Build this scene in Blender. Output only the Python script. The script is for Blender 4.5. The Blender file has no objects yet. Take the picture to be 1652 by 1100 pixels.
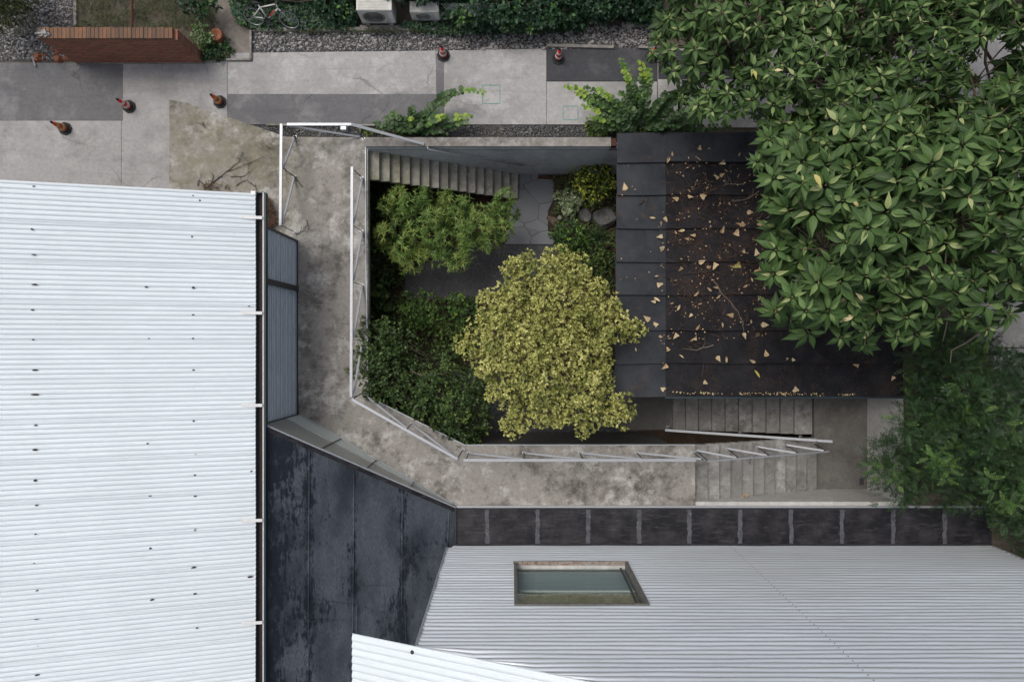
import bpy, bmesh, math, random
import numpy as np
from mathutils import Vector, Matrix
random.seed(7); RNG = np.random.default_rng(11)
sc = bpy.context.scene
R = math.radians

# ------------------------------------------------------------------ camera, sky, sun, exposure
HC = 22.0; FPX = 1100.0; CX, CY = 826.0, 550.0      # height of the drone, focal length and centre in photo pixels
cam = bpy.data.cameras.new('camera'); co = bpy.data.objects.new('camera', cam); sc.collection.objects.link(co)
co.location = (0, 0, HC); co.rotation_euler = (0, 0, 0)
cam.sensor_width = 36; cam.lens = 36 * FPX / 1652; cam.clip_end = 2000
sc.camera = co
SUN_EL, SUN_AZ = R(62), R(-48)      # high overcast light from the upper left
w = bpy.data.worlds.new('World'); sc.world = w; w.use_nodes = True
wn = w.node_tree; bg = wn.nodes['Background']
sky = wn.nodes.new('ShaderNodeTexSky'); sky.sky_type = 'NISHITA'; sky.sun_disc = False
sky.sun_elevation = SUN_EL; sky.sun_rotation = SUN_AZ; sky.air_density = 1.0; sky.dust_density = 6.0; sky.ozone_density = 1.0
hs = wn.nodes.new('ShaderNodeHueSaturation'); hs.inputs['Saturation'].default_value = 0.62
wn.links.new(sky.outputs[0], hs.inputs['Color']); wn.links.new(hs.outputs[0], bg.inputs[0]); bg.inputs[1].default_value = 0.15
sl = bpy.data.lights.new('sun', 'SUN'); sl.energy = 1.15; sl.angle = R(24); sl.color = (1.0, .96, .9)
so = bpy.data.objects.new('sun', sl); sc.collection.objects.link(so)
sd = Vector((math.sin(SUN_AZ) * math.cos(SUN_EL), math.cos(SUN_AZ) * math.cos(SUN_EL), math.sin(SUN_EL)))
so.rotation_euler = sd.to_track_quat('Z', 'Y').to_euler()
vs = sc.view_settings; vs.view_transform = 'Standard'; vs.look = 'None'; vs.exposure = -0.1; vs.gamma = 1

# ------------------------------------------------------------------ helpers
def P(px, py, z=0.0):
    D = HC - z
    return Vector(((px - CX) * D / FPX, (CY - py) * D / FPX, z))
def P2(px, py, z=0.0):
    v = P(px, py, z); return (v.x, v.y)

class NB:
    """small node-tree builder"""
    def __init__(s, name):
        s.m = bpy.data.materials.new(name); s.m.use_nodes = True
        s.t = s.m.node_tree; s.t.nodes.clear()
        s.out = s.t.nodes.new('ShaderNodeOutputMaterial')
    def n(s, ty, ins=None, out=0, **at):
        nd = s.t.nodes.new('ShaderNode' + ty)
        for k, v in at.items(): setattr(nd, k, v)
        for k, v in (ins or {}).items(): s.put(nd.inputs[k], v)
        return nd.outputs[out] if out is not None else nd
    def put(s, sock, v):
        if isinstance(v, bpy.types.NodeSocket): s.t.links.new(v, sock)
        elif v is not None:
            if isinstance(v, (tuple, list)) and len(v) == 3 and sock.type == 'RGBA': v = (*v, 1)
            sock.default_value = v
    def pos(s): return s.n('NewGeometry', out=0)
    def obj(s): return s.n('TexCoord', out=3)
    def mapv(s, v, scale=(1, 1, 1), rot=(0, 0, 0), loc=(0, 0, 0)):
        return s.n('Mapping', {'Vector': v, 'Scale': scale, 'Rotation': rot, 'Location': loc})
    def noise(s, v, scale, detail=6, rough=.6, dist=0): return s.n('TexNoise', {'Vector': v, 'Scale': scale, 'Detail': detail, 'Roughness': rough, 'Distortion': dist})
    def vor(s, v, scale, feature='F1', out=0, rnd=1): return s.n('TexVoronoi', {'Vector': v, 'Scale': scale, 'Randomness': rnd}, out=out, feature=feature)
    def ramp(s, f, stops, interp='LINEAR'):
        nd = s.t.nodes.new('ShaderNodeValToRGB'); s.put(nd.inputs[0], f); cr = nd.color_ramp; cr.interpolation = interp
        while len(cr.elements) > 1: cr.elements.remove(cr.elements[-1])
        for i, (p, c) in enumerate(stops):
            e = cr.elements[0] if i == 0 else cr.elements.new(p)
            e.position = p; e.color = (c, c, c, 1) if isinstance(c, (int, float)) else (*c, 1)
        return nd.outputs[0]
    def mix(s, f, a, b, mode='MIX'):
        nd = s.t.nodes.new('ShaderNodeMix'); nd.data_type = 'RGBA'; nd.blend_type = mode
        s.put(nd.inputs[0], f); s.put(nd.inputs[6], a); s.put(nd.inputs[7], b); return nd.outputs[2]
    def math(s, op, a, b=None, c=None):
        nd = s.t.nodes.new('ShaderNodeMath'); nd.operation = op; s.put(nd.inputs[0], a)
        if b is not None: s.put(nd.inputs[1], b)
        if c is not None: s.put(nd.inputs[2], c)
        return nd.outputs[0]
    def sep(s, v): 
        nd = s.t.nodes.new('ShaderNodeSeparateXYZ'); s.put(nd.inputs[0], v); return nd.outputs
    def comb(s, x, y, z): return s.n('CombineXYZ', {'X': x, 'Y': y, 'Z': z})
    def bump(s, h, strength=.5, dist=.01, nrm=None):
        return s.n('Bump', {'Height': h, 'Strength': strength, 'Distance': dist, 'Normal': nrm})
    def bsdf(s, col, rough=.8, nrm=None, metal=0, spec=.5, **kw):
        ins = {'Base Color': col, 'Roughness': rough, 'Metallic': metal, 'Specular IOR Level': spec}
        if nrm is not None: ins['Normal'] = nrm
        ins.update(kw)
        o = s.n('BsdfPrincipled', ins); s.t.links.new(o, s.out.inputs[0]); return s.m

def simple(name, col, rough=.6, metal=0, var=.18, sc_=6, bumpd=.002, spec=.5):
    b = NB(name); v = b.obj(); n = b.noise(v, sc_, 5)
    c = b.mix(b.math('MULTIPLY', b.ramp(n, [(.3, 0), (.7, 1)]), var * 2), col, tuple(x * .55 for x in col))
    return b.bsdf(c, rough, b.bump(b.noise(v, sc_ * 12, 3), .3, bumpd), metal, spec)

def concrete(name, base, dark, light, moss=None, amt=.5, scale=1.0, seed=0, bumps=.35, rnd=0, streak=0):
    b = NB(name); v = b.mapv(b.pos(), loc=(seed * 3.1, seed * 7.7, seed))
    n1 = b.noise(v, .55 * scale, 10, .7, .05); n2 = b.noise(v, 3.1 * scale, 9, .72, .08); n3 = b.noise(v, 9, 6, .65); n4 = b.noise(v, 60, 3, .6)
    c = b.mix(b.ramp(n3, [(.35, 0), (.65, 1)]), base, tuple(x * .8 for x in base))
    blot = b.math('ADD', b.math('MULTIPLY', n1, .6), b.math('MULTIPLY', n2, .4))
    c = b.mix(b.math('MULTIPLY', b.ramp(blot, [(.485, 0), (.60, 1)]), amt), c, dark)
    n5 = b.noise(b.mapv(v, loc=(31, 17, 5)), 1.3 * scale, 11, .78, .1)
    c = b.mix(b.math('MULTIPLY', b.ramp(n5, [(.51, 0), (.64, 1)]), .9 * amt), c, light)
    if moss is not None:
        px, py, rr, mc = moss
        d = b.n('VectorMath', {0: v, 1: (px + seed * 3.1, py + seed * 7.7, seed)}, out='Value', operation='DISTANCE')
        f = b.math('MULTIPLY', b.ramp(b.math('DIVIDE', d, rr), [(.35, 1), (1, 0)]), b.ramp(b.noise(v, 2.0, 8, .7), [(.38, 0), (.6, 1)]))
        c = b.mix(b.math('MULTIPLY', f, .62), c, mc)
    c = b.mix(b.math('MULTIPLY', b.ramp(n4, [(.4, 0), (.75, 1)]), .35), c, tuple(x * .5 for x in base))
    h = b.math('ADD', b.math('MULTIPLY', n3, .6), b.math('MULTIPLY', n4, .4))
    if rnd: c = b.mix(b.math('MULTIPLY', b.n('ObjectInfo', out=5), rnd), c, tuple(x * .42 for x in base))
    if streak:      # tyre scuffs along the lane, hairline cracks, small dark spots
        t1 = b.ramp(b.noise(b.mapv(v, scale=(.18, 2.2, 1)), 1.6, 8, .7), [(.52, 0), (.68, 1)])
        c = b.mix(b.math('MULTIPLY', t1, streak), c, tuple(x * .45 for x in base))
        wv = b.n('VectorMath', {0: v, 1: b.n('VectorMath', {0: b.n('TexNoise', {'Vector': v, 'Scale': 1.5, 'Detail': 6}, out=1), 'Scale': .9}, operation='SCALE')}, operation='ADD')
        ck = b.ramp(b.vor(wv, .22, 'DISTANCE_TO_EDGE'), [(.002, 1), (.006, 0)])
        c = b.mix(b.math('MULTIPLY', ck, b.ramp(b.noise(v, .7, 3), [(.45, 0), (.6, .8)])), c, tuple(x * .35 for x in base))
        c = b.mix(b.math('MULTIPLY', b.ramp(b.noise(v, 7, 3, .5), [(.70, 0), (.74, 1)]), .5), c, tuple(x * .45 for x in base))
    return b.bsdf(c, .88, b.bump(h, bumps, .012), spec=.3)

M = {}
M['deck'] = concrete('weathered_concrete', (.30, .285, .26), (.075, .069, .058), (.52, .51, .485), (P(370, 255).x, P(370, 255).y, 3.9, (.175, .165, .095)), .95, 1.0, 0)
M['pave'] = concrete('pavement_concrete', (.355, .35, .345), (.21, .206, .20), (.42, .415, .405), None, .8, .7, 2, .2, streak=.35)
M['pave2'] = concrete('pale_pavement_concrete', (.385, .38, .375), (.235, .23, .225), (.50, .495, .49), None, .8, .6, 4, .2, streak=.35)
M['asph'] = concrete('grey_asphalt', (.155, .155, .16), (.105, .105, .11), (.24, .24, .24), None, .7, .7, 5, .2, streak=.3)
M['asph2'] = concrete('dark_asphalt', (.062, .064, .072), (.04, .042, .05), (.13, .13, .135), None, .6, .9, 6, .2)
M['wallc'] = concrete('grey_render', (.64, .665, .70), (.34, .345, .36), (.76, .78, .80), None, .7, 1.2, 8, .2)
M['capc'] = concrete('coping_concrete', (.27, .255, .235), (.12, .11, .095), (.40, .385, .36), None, .8, 2.2, 9)
M['step'] = concrete('step_concrete', (.33, .32, .285), (.15, .145, .115), (.48, .47, .43), (P(610, 260).x, P(610, 260).y, 3.0, (.16, .16, .07)), .8, 2.0, 11, rnd=.22)
M['step2'] = concrete('stair_concrete', (.28, .275, .265), (.115, .11, .10), (.42, .415, .40), None, .9, 1.6, 13, rnd=.4)
M['parap'] = concrete('trowelled_concrete', (.54, .53, .51), (.36, .35, .33), (.64, .63, .61), None, .7, 1.2, 14)
M['landc'] = concrete('landing_concrete', (.15, .145, .135), (.085, .08, .075), (.20, .195, .185), None, .8, .8, 15)
M['underc'] = concrete('shade_dark_concrete', (.075, .073, .07), (.04, .04, .04), (.11, .11, .105), None, .8, 1.0, 17)  # dark tone puts the shade under decks and stairs into the colour
M['steel'] = simple('galvanised_steel', (.40, .42, .45), .42, .3, .2, 14)
M['steel_dark'] = simple('dark_steel', (.055, .055, .06), .5, .2)
M['gut_dark'] = simple('dark_teal_metal', (.018, .038, .046), .5, .1)
M['white_paint'] = simple('white_painted_metal', (.72, .73, .73), .45, 0, .18, 9)
M['joint'] = simple('joint_sealant', (.03, .028, .026), .9)
M['teal_paint'] = simple('teal_chalk_paint', (.17, .36, .32), .9, 0, .5, 30)
M['bark'] = simple('bark', (.10, .075, .055), .9, 0, .5, 20, .01)
M['twig'] = simple('dry_twig', (.06, .042, .033), .9, 0, .4, 30)
M['twig_pale'] = simple('bleached_twig', (.23, .19, .15), .9, 0, .4, 30)
M['shoot'] = simple('tan_shoot', (.26, .24, .12), .8, 0, .3, 20)
M['rust'] = simple('rusty_iron', (.10, .035, .02), .85, .1, .6, 20)
M['terracotta'] = simple('terracotta', (.27, .10, .05), .8, 0, .4, 15, .006)
M['soil'] = concrete('soil', (.045, .03, .02), (.025, .018, .012), (.085, .05, .03), None, .9, 2.5, 21, 1.0)
M['rock'] = concrete('garden_rock', (.15, .15, .15), (.08, .08, .075), (.22, .22, .21), None, .7, 2.5, 23, .8)

def lapmat(name, blue, seed):
    """bitumen sheet membrane with grey bloom patches and vertical brush streaks"""
    b = NB(name); v = b.mapv(b.pos(), loc=(seed * 5.3, seed * 2.9, 0)); g = b.pos()
    n1 = b.noise(v, .6, 9, .62, .2); n2 = b.noise(b.mapv(v, scale=(4.0, .8, 1)), 3.0, 9, .7, .4); n3 = b.noise(b.mapv(v, scale=(9, 1.2, 1)), 8, 4, .7)
    f = b.math('ADD', b.math('ADD', b.math('MULTIPLY', n1, .42), b.math('MULTIPLY', n2, .33)), b.math('MULTIPLY', b.noise(b.mapv(v, scale=(1.4, .9, 1)), 7.5, 8, .8), .25))
    return b, v, g, n1, n2, n3, f
b, v, g, n1, n2, n3, f = lapmat('bitumen_blue', 1, 3)
base = b.mix(b.ramp(n3, [(.3, 0), (.7, 1)]), (.007, .011, .018), (.014, .019, .027))
sp = b.sep(g)
xs_n = sp[0]
band = 0.0
for sx_ in (-5.85, -4.71, -3.37, -2.02): band = b.math('ADD', band, b.ramp(b.math('ABSOLUTE', b.math('SUBTRACT', xs_n, sx_)), [(.05, 1), (.20, 0)]))
f = b.math('SUBTRACT', f, b.math('MULTIPLY', band, .055))
wet = b.ramp(b.math('ADD', f, b.math('MULTIPLY', b.ramp(b.math('DIVIDE', b.math('ADD', sp[0], 7.0), 5.0), [(.02, 0), (.22, 1)]), .10)), [(.515, 0), (.56, 1)])
wet = b.math('MULTIPLY', wet, b.ramp(b.noise(b.mapv(v, scale=(.7, .35, 1), loc=(9, 4, 0)), 1.3, 4, .6), [(.38, .25), (.62, 1)]))
c = b.mix(wet, base, b.mix(b.ramp(n3, [(.3, 0), (.7, 1)]), (.032, .042, .056), (.105, .122, .145)))
c = b.mix(b.ramp(b.noise(v, 45, 2, .5), [(.74, 0), (.78, 1)]), c, (.2, .2, .2))
M['bit_blue'] = b.bsdf(c, b.math('ADD', .42, b.math('MULTIPLY', wet, .3)), b.bump(b.math('ADD', n3, wet), .25, .01), spec=.3)
b, v, g, n1, n2, n3, f = lapmat('bitumen_black', 0, 9)
c = b.mix(b.ramp(b.noise(v, 1.8, 8, .7), [(.42, 0), (.7, 1)]), (.009, .009, .012), (.040, .038, .044))
c = b.mix(b.math('MULTIPLY', b.ramp(b.noise(b.mapv(v, scale=(1, 5, 1)), 2.2, 9, .75), [(.52, 0), (.68, 1)]), .6), c, (.085, .08, .082))
c = b.mix(b.ramp(b.noise(v, 38, 2, .5), [(.75, 0), (.8, 1)]), c, (.25, .25, .25))
M['bit_black'] = b.bsdf(c, .55, b.bump(n3, .3, .01), spec=.3)
M['bit_seam'] = concrete('seam_sealant', (.10, .105, .12), (.05, .052, .06), (.16, .16, .175), None, .9, 5, 25)
# pavilion roof: worn black felt with brown dirt
b = NB('roof_felt'); v = b.pos()
c = b.mix(b.ramp(b.noise(v, 1.3, 7, .65), [(.4, 0), (.65, 1)]), (.004, .004, .006), (.014, .014, .018))
weave = b.math('MULTIPLY', b.math('SINE', b.math('MULTIPLY', b.sep(v)[0], 70)), b.math('SINE', b.math('MULTIPLY', b.sep(v)[1], 70)))
dirt = b.math('MULTIPLY', b.ramp(b.noise(v, 1.1, 9, .75, .3), [(.5, 0), (.64, 1)]), b.ramp(b.noise(v, 22, 4, .7), [(.42, 0), (.6, 1)]))
c = b.mix(b.math('MULTIPLY', dirt, .55), c, (.058, .038, .026))
c = b.mix(b.ramp(b.noise(v, 42, 2, .5), [(.67, 0), (.75, 1)]), c, (.13, .115, .10))
c = b.mix(b.math('MULTIPLY', b.ramp(b.noise(b.mapv(v, scale=(7, 1, 1)), 5, 4, .8), [(.6, 0), (.72, 1)]), .35), c, (.06, .06, .065))
M['felt'] = b.bsdf(c, .75, b.bump(b.math('ADD', b.noise(v, 12, 5, .6), b.math('MULTIPLY', weave, .12)), .5, .012), spec=.25)
b = NB('smooth_felt'); v = b.pos()
c = b.mix(b.ramp(b.noise(v, 1.1, 7, .65), [(.35, 0), (.7, 1)]), (.016, .019, .025), (.036, .041, .050))
c = b.mix(b.math('MULTIPLY', b.ramp(b.noise(v, 1.6, 8, .7), [(.54, 0), (.7, 1)]), .5), c, (.07, .045, .035))
c = b.mix(b.math('MULTIPLY', b.ramp(b.noise(b.mapv(v, scale=(1, 6, 1), rot=(0, 0, .6)), 9, 4, .7), [(.62, 0), (.7, 1)]), .3), c, (.12, .12, .12))
M['felt2'] = b.bsdf(c, .5, b.bump(b.noise(v, 5, 4, .6), .25, .02), spec=.22)
# painted corrugated roof
def roofpaint(name, col, along='x', metal=0, rough=.42, con=.80):
    b = NB(name); v = b.pos(); s = (.35, 6, 1) if along == 'x' else (.25, 1, 9)
    st = b.noise(b.mapv(v, scale=s), 2.2, 7, .7); bl = b.noise(v, .45, 5, .6)
    c = b.mix(b.ramp(st, [(.35, 0), (.7, .55)]), col, tuple(x * con for x in col))
    c = b.mix(b.math('MULTIPLY', b.ramp(bl, [(.4, 0), (.7, 1)]), .12), c, tuple(x * .6 for x in col))
    gr = b.noise(b.mapv(v, scale=(.6, 8, 8)), 2.5, 6, .75)
    if along == 'x': c = b.mix(b.math('MULTIPLY', b.n('TexWhiteNoise', {'W': b.math('FLOOR', b.math('DIVIDE', b.sep(v)[1], 1.024))}, noise_dimensions='1D'), .10), c, tuple(x * .55 for x in col))
    c = b.mix(b.math('MULTIPLY', b.ramp(gr, [(.62, 0), (.72, 1)]), .55), c, (.40, .37, .34))
    return b.bsdf(c, b.math('ADD', rough, b.math('MULTIPLY', st, .1)), b.bump(b.noise(v, 1.2, 3, .5), .1, .02), metal)
M['white_roof'] = roofpaint('white_roof_paint', (.70, .765, .80))
M['facade'] = roofpaint('silver_cladding', (.70, .75, .80), 'z', .5, .32, .72)
M['clad'] = roofpaint('grey_cladding', (.54, .60, .65), 'z', .3, .42, .5)
b = NB('window_glass'); nr = b.bump(b.noise(b.pos(), .8, 2, .5), .25, .03)
b.put(b.out.inputs[0], b.n('MixShader', {0: .22, 1: b.n('BsdfTransparent', {'Color': (.80, .88, .86)}), 2: b.n('BsdfGlossy', {'Color': (.75, .8, .82), 'Roughness': .03, 'Normal': nr})})); M['glass'] = b.m
b = NB('olive_reflection'); v = b.pos(); n_ = b.noise(b.mapv(v, scale=(5, 1, 2)), 4, 6, .7, 1.5); M['reflection_board'] = b.bsdf(b.mix(b.ramp(n_, [(.35, 0), (.7, 1)]), (.12, .105, .045), (.50, .44, .22)), .9, b.bump(n_, .8, .05))  # olive ripples paint the reflection seen in the window
b = NB('green_glass'); v = b.pos(); M['gglass'] = b.bsdf(b.mix(b.noise(v, 2, 5), (.46, .52, .48), (.60, .66, .62)), .3, spec=.6)
b = NB('dusty_glass'); M['dglass'] = b.bsdf(b.mix(b.noise(b.pos(), 1.5, 6), (.20, .21, .195), (.34, .35, .33)), .3, spec=.6)
M['sill'] = None
b = NB('rusted_sill'); v = b.pos(); M['sill'] = b.bsdf(b.mix(b.ramp(b.noise(v, 9, 7, .8), [(.5, 0), (.58, 1)]), (.25, .235, .21), (.17, .06, .025)), .8)
# bricks
b = NB('red_brick'); sp = b.sep(b.pos()); vec = b.comb(b.math('ADD', sp[0], b.math('MULTIPLY', sp[1], 1)), sp[2], 0)
br = b.n('TexBrick', {'Vector': vec, 'Color1': (.42, .155, .095), 'Color2': (.25, .09, .055), 'Mortar': (.10, .08, .07), 'Scale': 1, 'Mortar Size': .016, 'Brick Width': .30, 'Row Height': .118, 'Mortar Smooth': .3}, out=None)
nn = b.noise(b.pos(), 5, 7, .7); c = b.mix(b.ramp(nn, [(.4, 0), (.7, .7)]), br.outputs[0], (.24, .16, .13))
M['brick'] = b.bsdf(c, .9, b.bump(b.math('SUBTRACT', b.noise(b.pos(), 25, 4), br.outputs[1]), .8, .012), spec=.2)
b = NB('soldier_brick')
c = b.mix(b.ramp(b.noise(b.mapv(b.pos(), scale=(4.5, .4, .4)), 1, 1), [(.3, 0), (.7, 1)]), (.085, .052, .036), (.22, .105, .055))
M['brickcap'] = b.bsdf(b.mix(b.ramp(b.noise(b.pos(), 9, 6, .7), [(.4, 0), (.8, 1)]), c, (.09, .08, .06)), .9, b.bump(b.noise(b.pos(), 30, 4), .6, .01))
# gravel beds
def gravel(name, c1, c2, c3, sc_=16):
    b = NB(name); v = b.mapv(b.pos(), scale=(1, 1, 1)); vo = b.n('TexVoronoi', {'Vector': v, 'Scale': sc_}, out=None)
    cc = b.sep(vo.outputs['Color'])[0]
    c = b.ramp(cc, [(0, c1), (.55, c2), (.93, c2), (1, c3)])
    c = b.mix(b.ramp(vo.outputs['Distance'], [(.35, 0), (.7, 1)]), c, tuple(x * .4 for x in c1))
    c = b.mix(b.math('MULTIPLY', b.ramp(b.noise(v, 1.0, 6, .6), [(.4, 0), (.65, 1)]), .55), c, (.09, .08, .068))
    return b.bsdf(c, .9, b.bump(b.math('SUBTRACT', 1.0, vo.outputs['Distance']), 1.0, .04), spec=.2)
M['gravel'] = gravel('gravel', (.07, .07, .075), (.15, .15, .155), (.45, .44, .43))
M['gravel_dk'] = gravel('dark_gravel', (.04, .042, .045), (.09, .09, .095), (.3, .3, .3), 22)
M['stone'] = simple('pale_stone', (.34, .33, .32), .9, 0, .5, 8, .01)
M['dirt'] = concrete('dirt_ground', (.10, .085, .065), (.05, .045, .03), (.17, .15, .125), None, .8, 1.6, 31, .8)
M['path_dirt'] = concrete('trodden_dirt', (.19, .17, .15), (.11, .095, .08), (.26, .24, .22), None, .8, 1.6, 33, .6)
def paving(name, col, jc, sc_, jw, rough=.7, wob=.15):
    b = NB(name); v0 = b.pos(); v = b.n('VectorMath', {0: v0, 1: b.n('VectorMath', {0: b.n('TexNoise', {'Vector': v0, 'Scale': 2.0}, out=1), 'Scale': wob}, operation='SCALE')}, operation='ADD')
    v = b.n('VectorMath', {0: v, 1: (1, 1, 0)}, operation='MULTIPLY')
    e = b.vor(v, sc_, 'DISTANCE_TO_EDGE'); cc = b.sep(b.vor(v, sc_, 'F1', out=1))[0]
    c = b.mix(b.noise(v0, 3, 7, .7), tuple(x * .75 for x in col), tuple(x * 1.2 for x in col)); c = b.mix(b.math('MULTIPLY', cc, .35), c, tuple(x * .6 for x in col))
    j = b.ramp(e, [(jw * .6, 1), (jw, 0)])
    return b.bsdf(b.mix(j, c, jc), rough, b.bump(b.math('SUBTRACT', b.noise(v0, 20, 4), b.math('MULTIPLY', j, 1.5)), .5, .012), spec=.4)
M['flag'] = paving('flagstone', (.16, .17, .185), (.085, .09, .09), 1.15, .014)
M['cobble'] = paving('cobble_mosaic', (.028, .030, .036), (.075, .078, .08), 4.2, .045, .55)

class MB:
    def __init__(s): s.v = []; s.f = []
    def quad(s, a, b, c, d): i = len(s.v); s.v += [tuple(a), tuple(b), tuple(c), tuple(d)]; s.f.append((i, i + 1, i + 2, i + 3)); return s
    def poly(s, pts): i = len(s.v); s.v += [tuple(p) for p in pts]; s.f.append(tuple(range(i, i + len(pts)))); return s
    def prism(s, pts2, z0, z1):
        """pts2 counter-clockwise outline; z1 may be a list of top heights"""
        n = len(pts2); i = len(s.v); zt = z1 if isinstance(z1, (list, tuple)) else [z1] * n
        a = sum(pts2[k][0] * pts2[(k + 1) % n][1] - pts2[(k + 1) % n][0] * pts2[k][1] for k in range(n))
        if a < 0: pts2 = pts2[::-1]; zt = list(zt)[::-1]
        s.v += [(x, y, z0) for x, y in pts2] + [(x, y, zt[k]) for k, (x, y) in enumerate(pts2)]
        s.f.append(tuple(range(i + n - 1, i - 1, -1))); s.f.append(tuple(range(i + n, i + 2 * n)))
        for k in range(n): k2 = (k + 1) % n; s.f.append((i + k, i + k2, i + n + k2, i + n + k))
        return s
    def box(s, x0, x1, y0, y1, z0, z1): return s.prism([(x0, y0), (x1, y0), (x1, y1), (x0, y1)], z0, z1)
    def bar(s, a, b, w, h, up=(0, 0, 1)):
        """box beam from a to b, w across, h along up"""
        a = Vector(a); b = Vector(b); d = (b - a).normalized(); u = Vector(up)
        sx = d.cross(u)
        if sx.length < 1e-4: sx = d.cross(Vector((1, 0, 0)))
        sx.normalize(); u = sx.cross(d); i = len(s.v)
        for p in (a, b):
            for q, r in ((-1, -1), (1, -1), (1, 1), (-1, 1)): s.v.append(tuple(p + sx * (q * w / 2) + u * (r * h / 2)))
        s.f += [(i, i + 3, i + 2, i + 1), (i + 4, i + 5, i + 6, i + 7)] + [(i + k, i + (k + 1) % 4, i + 4 + (k + 1) % 4, i + 4 + k) for k in range(4)]
        return s
    def tube(s, pts, r0, r1=None, n=6):
        r1 = r0 if r1 is None else r1; pts = [Vector(p) for p in pts]; m = len(pts); i = len(s.v)
        for k, p in enumerate(pts):
            d = (pts[min(k + 1, m - 1)] - pts[max(k - 1, 0)]).normalized()
            a = d.cross(Vector((0, 0, 1)) if abs(d.z) < .9 else Vector((1, 0, 0))).normalized(); c = d.cross(a)
            r = r0 + (r1 - r0) * k / (m - 1)
            for q in range(n): t = 2 * math.pi * q / n; s.v.append(tuple(p + a * (r * math.cos(t)) + c * (r * math.sin(t))))
        for k in range(m - 1):
            for q in range(n): q2 = (q + 1) % n; s.f.append((i + k * n + q, i + k * n + q2, i + (k + 1) * n + q2, i + (k + 1) * n + q))
        s.f.append(tuple(range(i + n - 1, i - 1, -1))); s.f.append(tuple(range(i + (m - 1) * n, i + m * n))); return s
    def lathe(s, c, prof, n=20, ax=None):
        """prof: list of (r, h); ax optional 3x3 matrix"""
        i = len(s.v); c = Vector(c)
        for r, h in prof:
            for q in range(n):
                t = 2 * math.pi * q / n; p = Vector((r * math.cos(t), r * math.sin(t), h)); s.v.append(tuple(c + (ax @ p if ax else p)))
        m = len(prof)
        for k in range(m - 1):
            for q in range(n): q2 = (q + 1) % n; s.f.append((i + k * n + q, i + k * n + q2, i + (k + 1) * n + q2, i + (k + 1) * n + q))
        s.f.append(tuple(range(i + n - 1, i - 1, -1))); s.f.append(tuple(range(i + (m - 1) * n, i + m * n))); return s
    def build(s, name, mat, parent=None, loc=None, bevel=0, smooth=False):
        base = Vector(parent['_base']) if parent is not None else Vector(loc if loc is not None else (0, 0, 0))
        me = bpy.data.meshes.new(name); vv = [(x - base.x, y - base.y, z - base.z) for x, y, z in s.v]
        me.from_pydata(vv, [], s.f); me.materials.append(mat); me.update()
        o = bpy.data.objects.new(name, me); sc.collection.objects.link(o)
        if parent is not None:
            o.parent = parent
            if parent.type == 'MESH' or True: o['_base'] = list(base)
        else: o.location = base; o['_base'] = list(base)
        if smooth:
            for p in me.polygons: p.use_smooth = True
        if bevel:
            m = o.modifiers.new('bevel', 'BEVEL'); m.width = bevel; m.segments = 2; m.limit_method = 'ANGLE'
        return o

def tag(o, label=None, cat=None, group=None, kind=None):
    if label: o['label'] = label
    if cat: o['category'] = cat
    if group: o['group'] = group
    if kind: o['kind'] = kind
    return o
def thing(name, loc, label, cat, group=None):
    o = bpy.data.objects.new(name, None); sc.collection.objects.link(o); o.location = loc; o['_base'] = list(loc); o.empty_display_size = .3
    return tag(o, label, cat, group)
def struct(name, mb, mat, **k): return tag(mb.build(name, mat, **k), kind='structure')
def copy_tree(o, parent=None):
    c = o.copy(); sc.collection.objects.link(c); c.parent = parent
    for ch in list(o.children): copy_tree(ch, c)
    return c

# ------------------------------------------------------------------ leaves
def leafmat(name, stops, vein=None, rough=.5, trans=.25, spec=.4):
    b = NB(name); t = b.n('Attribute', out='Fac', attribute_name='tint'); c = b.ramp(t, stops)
    nr = None
    if vein is not None:
        uv = b.sep(b.n('TexCoord', out=2)); u = b.math('ABSOLUTE', uv[0])
        mid = b.ramp(u, [(.04, 1), (.10, 0)])
        sv = b.math('FRACT', b.math('SUBTRACT', b.math('MULTIPLY', uv[1], 6), b.math('MULTIPLY', u, 1.6)))
        side = b.ramp(b.math('ABSOLUTE', b.math('SUBTRACT', sv, .5)), [(.03, 1), (.10, 0)])
        f = b.math('MAXIMUM', mid, b.math('MULTIPLY', side, .45)); c = b.mix(b.math('MULTIPLY', f, .6), c, vein)
        nr = b.bump(f, .4, .01)
    pr = b.n('BsdfPrincipled', {'Base Color': c, 'Roughness': rough, 'Specular IOR Level': spec})
    if nr is not None: b.put(pr.node.inputs['Normal'], nr)
    tr = b.n('BsdfTranslucent', {'Color': b.mix(.5, c, (.16, .22, .03))})
    b.put(b.out.inputs[0], b.n('MixShader', {0: trans, 1: pr, 2: tr})); return b.m

def T_leaf(widths, fold=.25, droop=.25, edge=False):
    """leaf template: widths [(t, halfwidth)...] -> verts (x across, y along, z up), faces, uv"""
    v = []; f = []; uv = []
    for t, w_ in widths:
        z = -droop * t * t
        for sx in (-1, 0, 1): v.append((sx * w_, t, z + fold * abs(sx) * w_)); uv.append((sx, t))
    for k in range(len(widths) - 1):
        a = k * 3
        f += [(a, a + 1, a + 4, a + 3), (a + 1, a + 2, a + 5, a + 4)]
    return np.array(v, float), f, np.array(uv, float)
T_BIG = T_leaf([(0, .01), (.12, .11), (.32, .19), (.55, .16), (.8, .06), (1, .003)], .4, .32)
T_OVAL = T_leaf([(0, .02), (.35, .26), (.75, .22), (1, .02)], .3, .2)
T_SMALL = T_leaf([(0, .05), (.5, .3), (1, .03)], .3, .15)
T_BAMB = T_leaf([(0, .01), (.3, .075), (1, .003)], .2, .35)
T_ROUND = T_leaf([(0, .12), (.2, .42), (.55, .5), (.85, .32), (1, .04)], .12, .12)
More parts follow.
